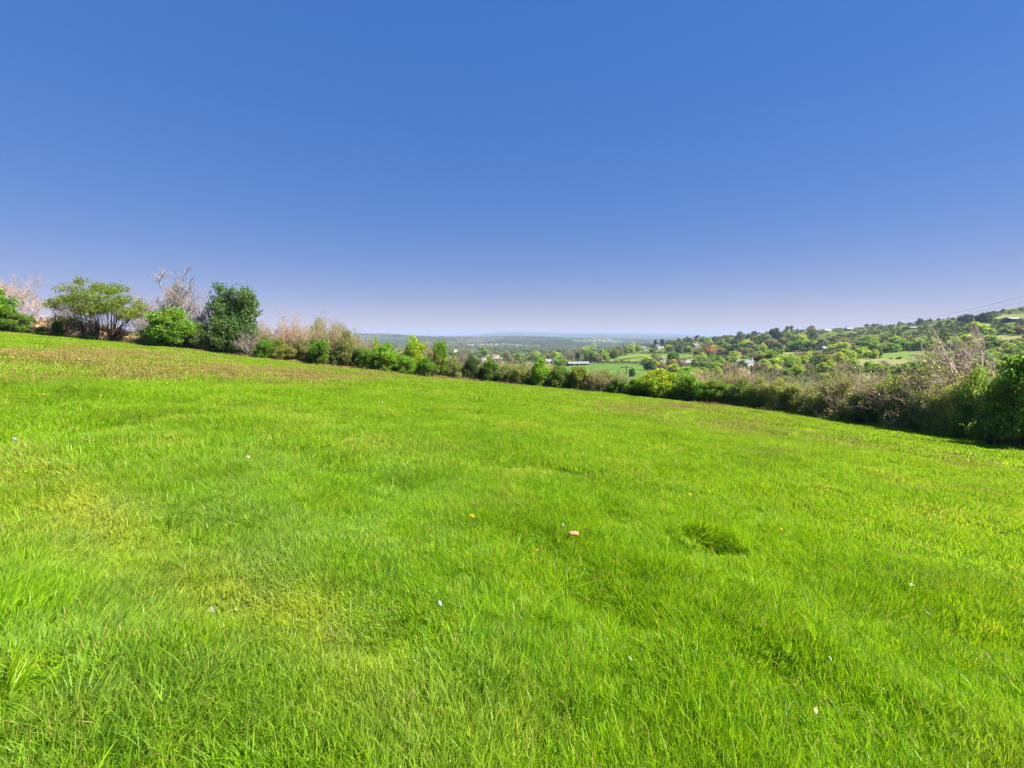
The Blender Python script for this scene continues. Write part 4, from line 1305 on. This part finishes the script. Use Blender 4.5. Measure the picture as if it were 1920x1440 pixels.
def grass_material():
    m, n, l = new_mat('meadow_grass_blades')
    out = n.new('ShaderNodeOutputMaterial')
    geo = n.new('ShaderNodeNewGeometry')
    # broad patches of paler and deeper grass
    nz = n.new('ShaderNodeTexNoise'); nz.inputs['Scale'].default_value = .55; nz.inputs['Detail'].default_value = 5; nz.inputs['Roughness'].default_value = .6
    l.new(geo.outputs['Position'], nz.inputs['Vector'])
    broad = ramp(n, [(.33, (.095, .22, .004)), (.45, (.175, .36, .004)), (.57, (.26, .45, .005)), (.68, (.39, .44, .02))])
    n4 = n.new('ShaderNodeTexNoise'); n4.inputs['Scale'].default_value = 5.0; n4.inputs['Detail'].default_value = 4
    l.new(geo.outputs['Position'], n4.inputs['Vector'])
    av = n.new('ShaderNodeMix'); av.data_type = 'FLOAT'; av.inputs['Factor'].default_value = .55
    l.new(nz.outputs[0], av.inputs['A']); l.new(n4.outputs[0], av.inputs['B'])
    l.new(av.outputs[0], broad.inputs[0])
    # rusty drifts of sorrel and flowering grass, and pale trodden grass, as they lie in the meadow
    ar = n.new('ShaderNodeAttribute'); ar.attribute_type = 'INSTANCER'; ar.attribute_name = 'rust'
    ap = n.new('ShaderNodeAttribute'); ap.attribute_type = 'INSTANCER'; ap.attribute_name = 'pale'
    # blades of different kinds of grass: deep green, fresh green, yellow-green, dull grey-green
    bl = ramp(n, [(0, (.055, .16, .008)), (.25, (.12, .29, .008)), (.5, (.25, .45, .008)), (.72, (.20, .33, .016)), (.9, (.36, .45, .012)), (1, (.39, .41, .03))])
    l.new(geo.outputs['Random Per Island'], bl.inputs[0])
    bm = n.new('ShaderNodeMix'); bm.data_type = 'RGBA'; bm.inputs['Factor'].default_value = .5
    l.new(broad.outputs[0], bm.inputs['A']); l.new(bl.outputs[0], bm.inputs['B'])
    pl = n.new('ShaderNodeMix'); pl.data_type = 'RGBA'; pl.inputs['B'].default_value = (.40, .42, .05, 1)
    l.new(ap.outputs['Fac'], pl.inputs['Factor']); l.new(bm.outputs['Result'], pl.inputs['A'])
    ac = n.new('ShaderNodeAttribute'); ac.attribute_type = 'INSTANCER'; ac.attribute_name = 'cool'
    cl = n.new('ShaderNodeMix'); cl.data_type = 'RGBA'; cl.inputs['B'].default_value = (.22, .34, .065, 1)  # grey-green colour standing in for sky sheen on the blades
    l.new(ac.outputs['Fac'], cl.inputs['Factor']); l.new(pl.outputs['Result'], cl.inputs['A'])
    rr_ = ramp(n, [(0, (.27, .16, .05)), (.5, (.30, .25, .055)), (1, (.42, .34, .14))]); l.new(geo.outputs['Random Per Island'], rr_.inputs[0])
    rust = n.new('ShaderNodeMix'); rust.data_type = 'RGBA'
    l.new(ar.outputs['Fac'], rust.inputs['Factor']); l.new(cl.outputs['Result'], rust.inputs['A']); l.new(rr_.outputs[0], rust.inputs['B'])
    # blade by blade: lightness, and a few dead straw blades
    mr = n.new('ShaderNodeMapRange'); mr.inputs['To Min'].default_value = .75; mr.inputs['To Max'].default_value = 1.25
    l.new(geo.outputs['Random Per Island'], mr.inputs['Value'])
    h = n.new('ShaderNodeHueSaturation'); l.new(rust.outputs['Result'], h.inputs['Color']); l.new(mr.outputs[0], h.inputs['Value'])
    gt = n.new('ShaderNodeMath'); gt.operation = 'GREATER_THAN'; gt.inputs[1].default_value = .93
    l.new(geo.outputs['Random Per Island'], gt.inputs[0])
    st = n.new('ShaderNodeMix'); st.data_type = 'RGBA'; st.inputs['B'].default_value = (.44, .34, .10, 1)
    l.new(gt.outputs[0], st.inputs['Factor']); l.new(h.outputs[0], st.inputs['A'])
    d = n.new('ShaderNodeBsdfDiffuse'); t = n.new('ShaderNodeBsdfTranslucent'); g = n.new('ShaderNodeBsdfGlossy'); g.inputs['Roughness'].default_value = .38
    g.inputs['Color'].default_value = (.9, 1, .85, 1)
    h2 = n.new('ShaderNodeHueSaturation'); h2.inputs['Hue'].default_value = .487; h2.inputs['Value'].default_value = 1.35
    l.new(st.outputs['Result'], h2.inputs['Color'])
    l.new(st.outputs['Result'], d.inputs[0]); l.new(h2.outputs[0], t.inputs[0])
    m1 = n.new('ShaderNodeMixShader'); m1.inputs[0].default_value = .48
    m2 = n.new('ShaderNodeMixShader'); m2.inputs[0].default_value = .009
    l.new(d.outputs[0], m1.inputs[1]); l.new(t.outputs[0], m1.inputs[2]); l.new(m1.outputs[0], m2.inputs[1]); l.new(g.outputs[0], m2.inputs[2])
    l.new(m2.outputs[0], out.inputs[0])
    return m


M_GRASS = grass_material()


def grass_patch(seed, radius, blades, length, width, lean=.35, segs=3, radial=False):
    """a round piece of sward; blades lean mostly towards +x"""
    rng = np.random.default_rng(seed)
    a = rng.uniform(0, 2 * math.pi, blades); r = radius * np.sqrt(rng.uniform(0, 1, blades))
    px, py = r * np.cos(a), r * np.sin(a)
    L = length * rng.uniform(.45, 1.25, blades) * (.75 + .5 * vnoise(px / radius * 2.2 + seed, py / radius * 2.2, seed))
    hd = rng.normal(0, 1.0, blades) * 1.25
    if radial:
        hd = a + rng.normal(0, .5, blades)
    ld = np.stack([np.cos(hd), np.sin(hd)], 1)
    k = np.abs(rng.normal(lean, .28, blades))
    side_a = rng.uniform(0, 2 * math.pi, blades)
    side = np.stack([np.cos(side_a), np.sin(side_a), np.zeros(blades)], 1)
    w = width * rng.uniform(.6, 1.3, blades)
    base = np.stack([px, py, np.full(blades, -.02)], 1)
    rows = []
    for s in range(segs + 1):
        t = s / segs
        bend = k * (t ** 1.7)
        p = base + np.stack([ld[:, 0] * bend * L, ld[:, 1] * bend * L, L * (t - .28 * k * t * t)], 1)
        ww = w * (1 - t) ** .7 * (1.0 if s < segs else 0)
        rows.append((p, ww))
    V, F4, F3 = [], [], []
    nv = segs * 2 + 1
    for s in range(segs):
        p, ww = rows[s]
        V.append(p - side * ww[:, None] * .5); V.append(p + side * ww[:, None] * .5)
    V.append(rows[segs][0])
    V = np.stack(V, 1).reshape(-1, 3)
    b0 = np.arange(blades) * nv
    for s in range(segs - 1):
        F4.append(np.stack([b0 + 2 * s, b0 + 2 * s + 1, b0 + 2 * s + 3, b0 + 2 * s + 2], 1))
    F3 = np.stack([b0 + 2 * (segs - 1), b0 + 2 * (segs - 1) + 1, b0 + 2 * segs], 1)
    return mesh_from('sward', V, [np.concatenate(F4), F3] if F4 else [F3], [M_GRASS])


TRODDEN = [hit(*q) for q in ((-60, 880), (110, 925), (240, 1010), (330, 1060), (470, 1140), (640, 1240), (760, 1330))]


def drifts(x, y, z):
    """how rusty the sward is at places of the meadow (sorrel drifts, dry edge along the hedge)"""
    dz = z - EYE
    fwd = y * CP - dz * SP; upv = y * SP + dz * CP
    px = 960 + FPX * x / np.maximum(fwd, .1); row = 720 - FPX * upv / np.maximum(fwd, .1)
    m = np.zeros(len(x))
    for (cx, cy, sx, sy, w) in ((120, 668, 260, 14, .8), (300, 700, 340, 15, .95), (640, 706, 130, 8, .6), (60, 715, 120, 14, .5), (520, 718, 90, 7, .4), (800, 765, 70, 8, .35), (1180, 772, 120, 12, .5),
                                (1290, 762, 110, 5, .8), (1400, 772, 110, 5, .8), (1380, 800, 120, 14, .45), (1590, 832, 60, 8, .8), (1690, 855, 70, 12, .45), (1800, 875, 80, 14, .45), (1860, 910, 60, 10, .4), (1440, 850, 90, 10, .3)):
        m = m + w * np.exp(-((px - cx) / sx) ** 2 - ((row - cy) / sy) ** 2)
    hd = hedge_depth(x / np.maximum(y, .5))
    m = m + .75 * np.exp(-((y - hd + 1.4) / 2.2) ** 2) * (px < 1130)
    n1 = fbm(x / 1.6 + 2, y / 2.6 + 4, 71, 4)
    return np.clip(m * np.clip((n1 - .34) * 4.2, 0, 1.3), 0, .92)


def build_grass():
    rng = np.random.default_rng(99)
    meshes = []
    for k in range(6): meshes.append(grass_patch(300 + k, .17, 280, .105, .0075, .42, 3))        # near
    for k in range(5): meshes.append(grass_patch(320 + k, .40, 560, .105, .012, .42, 2))         # middle
    for k in range(4): meshes.append(grass_patch(340 + k, 1.1, 1000, .12, .028, .45, 2))         # far
    for k in range(4): meshes.append(grass_patch(360 + k, .07, 70, .20, .0075, .55, 3, radial=True))   # tussocks
    P, Rt, S_, I, RU, PA, CO = [], [], [], [], [], [], []

    def zone_pts(g, r0, r1, half=1.05):      # a jittered grid of spacing g
        xs = np.arange(-r1, r1, g); ys = np.arange(-1.5, r1, g)
        X, Y = np.meshgrid(xs, ys); X = X.ravel() + rng.uniform(-.5, .5, X.size) * g; Y = Y.ravel() + rng.uniform(-.5, .5, Y.size) * g
        rr = np.hypot(X, Y); a = np.abs(np.arctan2(X, Y))
        k = (rr > r0) & (rr < r1) & (a < half)
        return X[k], Y[k]

    def put(x, y, i0, i1, e, tall, head, pale):
        z = ground_z(x, y)
        sx = (ground_z(x + e, y) - ground_z(x - e, y)) / (2 * e); sy = (ground_z(x, y + e) - ground_z(x, y - e)) / (2 * e)
        for k in range(len(x)):
            nrm = Vector((-sx[k], -sy[k], 1)).normalized()
            q = Vector((0, 0, 1)).rotation_difference(nrm) @ Euler((0, 0, head[k])).to_quaternion()
            if pale[k] > .25:
                q = q @ Euler((0, pale[k] * .28, 0)).to_quaternion()
            Rt.append(tuple(q.to_euler()))
        P.append(np.stack([x, y, z], 1))
        s = rng.uniform(.85, 1.2, len(x))
        S_.append(np.stack([s, s, s * tall], 1)); I.append(rng.integers(i0, i1, len(x)))
        RU.append(drifts(x, y, z)); PA.append(pale)
        CO.append(np.clip((-x) / 5 + .2, 0, .55) * np.clip(1.4 - np.hypot(x, y) / 9, 0, 1) * np.clip((fbm(x / .35 + 7, y / .35 + 3, 44, 3) - .3) * 2.4, 0, 1))  # painted sky sheen: grass turns greyer towards the near left

    def trod(x, y):
        d = np.full(len(x), 9.0)
        for a, b in zip(TRODDEN[:-1], TRODDEN[1:]):
            vx, vy = b.x - a.x, b.y - a.y
            t = np.clip(((x - a.x) * vx + (y - a.y) * vy) / (vx * vx + vy * vy), 0, 1)
            d = np.minimum(d, np.hypot(x - a.x - vx * t, y - a.y - vy * t))
        w = .32 + .25 * np.clip((-x - 1.5) / 4, 0, 1)
        return np.exp(-(d / w) ** 2) * np.clip(.35 + 1.0 * fbm(x / .6, y / .6, 88), 0, 1) * np.clip((-x) / 4 + .3, .15, .75)

    for (g, r0, r1, i0, i1, half) in ((.122, .5, 6.3, 0, 6, 1.25), (.32, 6.1, 20, 6, 11, 1.0), (.84, 19.4, 88, 11, 15, .98)):
        x, y = zone_pts(g, r0, r1, half)
        ok = y < hedge_depth(x / np.maximum(y, .5)) + 1.2
        if r0 < 1: ok |= y < 5
        x, y = x[ok], y[ok]
        tall = .34 + .65 * fbm(x / 1.1 + 3.3, y / 1.1 + 7.7, 12, 2) + 1.0 * np.clip(fbm(x / .38 + 1.3, y / .38 + 2.7, 13, 2) - .3, 0, 1)
        head = (fbm(x / 1.6, y / 1.6, 14, 2) - .5) * 10.0 + 2.6 + rng.normal(0, .6, len(x))
        edge = hedge_depth(x / np.maximum(y, .5)) - y
        tall = tall * (1 + 1.1 * np.exp(-(edge / 1.6) ** 2) * (y > 5))
        tall = tall * (1 - .72 * np.exp(-(((x - _holes[0][0]) ** 2 + ((y - _holes[0][1] + .14) * 1.0) ** 2) / (_holes[0][2] * 1.0) ** 2) ** 3))
        for hx, hy, hr, hd in _holes[1:]:
            tall = tall * (1 - .3 * np.exp(-((x - hx) ** 2 + (y - hy) ** 2) / (hr * .8) ** 2))
        pale = trod(x, y) if r0 < 10 else np.zeros(len(x))
        pale = np.clip(pale + .35 * np.clip((fbm(x / 1.3 + 9, y / 1.3 + 1, 55, 3) - .58) * 6, 0, 1), 0, .85)
        put(x, y, i0, i1, .15 if r1 < 30 else .5, tall * (1 - .35 * pale), head, pale)
    # tussocks of longer grass, thicker where the ground is uneven
    n = 7500
    a = rng.uniform(-1.05, 1.05, n); r = np.sqrt(rng.uniform(2.3 ** 2, 19 ** 2, n)); x, y = r * np.sin(a), r * np.cos(a)
    k = fbm(x / .8 + 4.4, y / .8 + 6.1, 91, 3) > .55
    x, y = x[k], y[k]
    hx, hy, hr, hd = _holes[0]
    t = rng.uniform(-.7, 2.0, 120)  # tall tussocks added round the first hollow to throw shade into it
    x = np.concatenate([x, hx + np.cos(t) * hr * rng.uniform(.9, 1.35, 120)]); y = np.concatenate([y, hy + np.sin(t) * hr * rng.uniform(.6, .95, 120)])
    th = rng.uniform(.5, 1.0, len(x)); th[-120:] = rng.uniform(1.0, 1.5, 120)
    put(x, y, 15, 19, .15, th, rng.uniform(0, 6.28, len(x)), np.zeros(len(x)))
    scatter_object('meadow_grass', np.concatenate(P), np.array(Rt), np.concatenate(S_), np.concatenate(I), meshes,
                   'lush green meadow grass covering the sloping field', 'grass', {'rust': np.concatenate(RU), 'pale': np.concatenate(PA), 'cool': np.concatenate(CO)})


build_grass()


# ------------------------------------------------------------------ flowering stems of sorrel, plantain and grasses
def stems():
    rng = np.random.default_rng(123)
    ms = []
    for k, col in enumerate(((.26, .13, .05), (.30, .20, .08), (.30, .22, .10))):
        mt = plain('seed_stem_%d' % k, col, .8, .3, 30)
        b = MB()
        for q in range(3):
            x0, y0 = rng.uniform(-.05, .05, 2); tx, ty = rng.uniform(-.06, .06, 2); h = rng.uniform(.2, .3)
            b.tube([(x0, y0, -.02), (x0 + tx * .4, y0 + ty * .4, h * .6), (x0 + tx, y0 + ty, h)], [.0022, .002, .0016], 4)
            b.tube([(x0 + tx * .8, y0 + ty * .8, h * .86), (x0 + tx, y0 + ty, h), (x0 + tx * 1.15, y0 + ty * 1.15, h * 1.14)], [.003, .0075, .002], 5)
        ms.append(b.mesh('seed_stem', mt))
    n = 42000
    a = rng.uniform(-.98, .98, n); r = np.sqrt(rng.uniform(64, 55 ** 2, n)); x, y = r * np.sin(a), r * np.cos(a)
    k = (y < hedge_depth(x / y)); x, y = x[k], y[k]
    z = ground_z(x, y)
    k = rng.uniform(size=len(x)) < drifts(x, y, z) ** 1.5 * .30; x, y = x[k], y[k]
    i = rng.integers(0, 2, len(x))
    sc = np.clip(np.hypot(x, y) / 14, .75, 1.5)
    rot = np.zeros((len(x), 3)); rot[:, 2] = rng.uniform(0, 6.28, len(x))
    scatter_object('flowering_stems', np.stack([x, y, ground_z(x, y)], 1), rot, np.stack([sc * 1.3, sc * 1.3, np.clip(sc, .75, 1.05)], 1), i, ms, 'rusty sorrel and seed heads drifting through the far meadow grass', 'seed heads')


stems()


# ------------------------------------------------------------------ flowers and small things in the grass
M_PETAL = plain('dandelion_yellow', (.62, .42, .012), .7, .15, 40)


def fluff_material():
    m, n, l = new_mat('seed_head_white')
    o = n.new('ShaderNodeOutputMaterial'); d = n.new('ShaderNodeBsdfDiffuse'); t = n.new('ShaderNodeBsdfTranslucent'); mx = n.new('ShaderNodeMixShader')
    d.inputs[0].default_value = (.85, .83, .79, 1); t.inputs[0].default_value = (.85, .83, .76, 1)
    l.new(d.outputs[0], mx.inputs[1]); l.new(t.outputs[0], mx.inputs[2]); l.new(mx.outputs[0], o.inputs[0])
    return m


M_FLUFF = fluff_material()
M_STEM = plain('flower_stem', (.16, .24, .06), .7, .2, 20)
M_DAISY = plain('daisy_white', (.33, .325, .31), .8, .05, 30)
FLOWER_H = .20


def dandelion_meshes():
    rng = np.random.default_rng(5)
    V, F = [], []
    for ring, (n, l, el) in enumerate(((22, .027, .12), (18, .022, .45), (12, .015, .9))):
        for k in range(n):
            a = 2 * math.pi * k / n + ring * .2 + rng.uniform(-.08, .08)
            d = np.array([math.cos(a) * math.cos(el), math.sin(a) * math.cos(el), math.sin(el)]); sd = np.array([-math.sin(a), math.cos(a), 0])
            i = len(V); b = np.array([0, 0, .002 * ring])
            V += [b, b + d * l * .6 + sd * .0032, b + d * l, b + d * l * .6 - sd * .0032]; F.append((i, i + 1, i + 2, i + 3))
    head = mesh_from('flower_head', np.array(V), np.array(F), [M_PETAL])
    V, F = [], []
    for k in range(150):
        z = 1 - 2 * (k + .5) / 150; a = k * 2.39996; s = math.sqrt(1 - z * z)
        d = np.array([s * math.cos(a), s * math.sin(a), z]); t = unit(np.cross(d, [.3, .5, .8])); u2 = np.cross(d, t); i = len(V)
        V += [d * .006, d * .021 + t * .005, d * .024, d * .021 - t * .005]; F.append((i, i + 1, i + 2, i + 3))
        i = len(V)
        V += [d * .006, d * .021 + u2 * .005, d * .024, d * .021 - u2 * .005]; F.append((i, i + 1, i + 2, i + 3))
    clock = mesh_from('seed_head', np.array(V), np.array(F), [M_FLUFF])
    stem = MB().tube([(0.01, 0, -FLOWER_H), (.004, .004, -FLOWER_H * .5), (0, 0, 0)], [.0028, .0024, .0022], 5).mesh('stem', M_STEM)
    return head, clock, stem


DH, DC, DS = dandelion_meshes()


def flower(kind, px, row, label, size=1.0, group=None, tilt=.3):
    p = hit(px, row, lift=FLOWER_H)
    t = thing('dandelion' if kind == 'y' else 'dandelion_clock', label, 'flower', (p.x, p.y, p.z + FLOWER_H), random.Random(px).uniform(0, 6), group, (size * (.75 if kind == 'y' else .5), size * (.75 if kind == 'y' else .5), 1))
    hd = link('flower_head' if kind == 'y' else 'seed_head', DH if kind == 'y' else DC, t)
    hd.scale = (1, 1, size * (.75 if kind == 'y' else .5))
    hd.rotation_euler = (tilt, -.2, 0)
    link('stem', DS, t)


YL = [(885, 968, 'large yellow dandelion in the open middle of the meadow', 1.35), (1007, 1032, 'yellow dandelion nearest below the orange-pink stone', 1.0),
      (1465, 992, 'yellow dandelion beyond the dark hollow in the turf', .9), (285, 1112, 'small yellow bud low in the long grass', .7),
      (1219, 902, 'yellow dandelion uphill of the dark hollow', 1.0)]
for (a, b, lab, s) in YL:
    flower('y', a, b, lab, s)
for (a, b) in [(360, 740), (190, 742), (82, 740)]:
    flower('y', a, b, 'distant yellow dandelion on the upper slope below the trees', 1.5, 'dandelions on the upper slope')
for (a, b) in [(1350, 855), (1362, 875), (1370, 873), (1432, 916), (1455, 934), (1330, 922), (1293, 927), (1525, 880), (1563, 882), (1890, 889), (1917, 944)]:
    flower('y', a, b, 'small yellow dandelion on the lower slope of the meadow', 1.2, 'dandelions on the lower slope')
WL = [(465, 857, 'white dandelion clock standing alone in the grass below the spreading tree', 1.5), (825, 1131, 'white seed head in the near grass below the large dandelion', 1.0),
      (1055, 760, 'white seed head near the far hedge, below the golden-green bush', 2.2), (717, 754, 'white seed head on the far slope below the vivid bush', 1.8),
      (560, 761, 'white speck of a seed head on the upper meadow', 1.6), (27, 823, 'white seed head at the picture edge on the upper slope', 1.6), (1425, 830, 'white seed head below the olive hedge', 1.5)]
for (a, b, lab, s) in WL:
    flower('w', a, b, lab, s)
for (a, b) in [(1684, 945), (960, 812), (1556, 1235), (1056, 984)]:
    flower('w', a, b, 'small whitish seed head half sunk in the meadow grass', .75, 'small seed heads in the meadow')


def lump(name, label, cat, px, row, size, mat, lift=.10, seed=0, flat=.45):
    rng = np.random.default_rng(seed)
    n, m = 12, 7
    V = []
    for j in range(m + 1):
        ph = math.pi * j / m
        for i in range(n):
            th = 2 * math.pi * i / n
            r = 1 + .22 * math.sin(2 * th + seed) + .12 * math.sin(3 * th + ph * 2)
            V.append((math.cos(th) * math.sin(ph) * r * size, math.sin(th) * math.sin(ph) * r * size * .7, math.cos(ph) * size * flat))
    F = [(j * n + i, j * n + (i + 1) % n, (j + 1) * n + (i + 1) % n, (j + 1) * n + i) for j in range(m) for i in range(n)]
    p = hit(px, row, lift=lift)
    o = link(name, mesh_from(name, np.array(V), np.array(F)[:, ::-1], [mat], smooth=True))
    o.location = (p.x, p.y, p.z + lift); o.rotation_euler = (.15, .1, .3)
    tag(o, label, cat)


lump('stone', 'small orange-pink stone lying on the grass in the middle of the meadow', 'stone', 1075, 1000, .046, plain('terracotta_stone', (.46, .20, .125), .8, .25, 30), .095, 2)
M_DRY = plain('dry_leaf', (.28, .22, .17), .8, .25, 25)


def dry_leaf(px, row, label, s, mat, rz):
    p = hit(px, row, lift=.12)
    V, F = [], []
    k = 7
    for i in range(k):
        t = i / (k - 1); w = .38 * math.sin(math.pi * min(max(t, .04), .96)) ** .8
        V += [((t - .5) * 2 * s, -w * s, .25 * s * t * t), ((t - .5) * 2 * s, 0, .25 * s * t * t - .10 * s), ((t - .5) * 2 * s, w * s, .25 * s * t * t)]
    for i in range(k - 1):
        for j in range(2):
            a = i * 3 + j; F.append((a, a + 1, a + 4, a + 3))
    o = link('dry_leaf', mesh_from('dry_leaf', np.array(V), np.array(F), [mat], smooth=True))
    o.location = (p.x, p.y, p.z + .13); o.rotation_euler = (.5, .2, rz)
    tag(o, label, 'leaf')


dry_leaf(1708, 1098, 'bright white curled leaf or petal caught on the grass tips', .028, M_DAISY, .7)
dry_leaf(1740, 1152, 'pale grey-green broad leaf lying in the grass below the white curled leaf', .03, plain('pale_leaf', (.24, .29, .19), .7, .15, 20), 1.3)
dry_leaf(1655, 1295, 'brown dried leaf in the near grass', .026, M_DRY, 2.4)
dry_leaf(1529, 1336, 'pale yellowish leaf tucked in the tall near grass', .024, plain('yellow_leaf', (.26, .27, .11), .7, .15, 20), 1.0)
dry_leaf(1182, 1238, 'whitish curled leaf in the near grass right of centre', .022, plain('whitish_leaf', (.2, .2, .13), .7, .15, 20), 1.8)
dry_leaf(400, 1145, 'pale bent leaf in the flattened swirl of grass', .03, plain('bent_leaf', (.20, .24, .12), .7, .15, 20), -.6)


# ------------------------------------------------------------------ the air: haze over the whole country
def haze():
    me = MB().box(-19000, 19000, -150, 15800, -900, 105).mesh('haze', M_WIRE)
    me.materials.clear()
    m, n, l = new_mat('pale_haze')
    out = n.new('ShaderNodeOutputMaterial'); v = n.new('ShaderNodeVolumePrincipled')
    v.inputs['Color'].default_value = (.46, .58, .80, 1)
    v.inputs['Density'].default_value = 0.000115
    v.inputs['Anisotropy'].default_value = .0
    l.new(v.outputs[0], out.inputs['Volume'])
    me.materials.append(m)
    o = link('haze', me, kind='stuff')
    tag(o, 'pale blue haze lying over the distant country', 'haze')


haze()
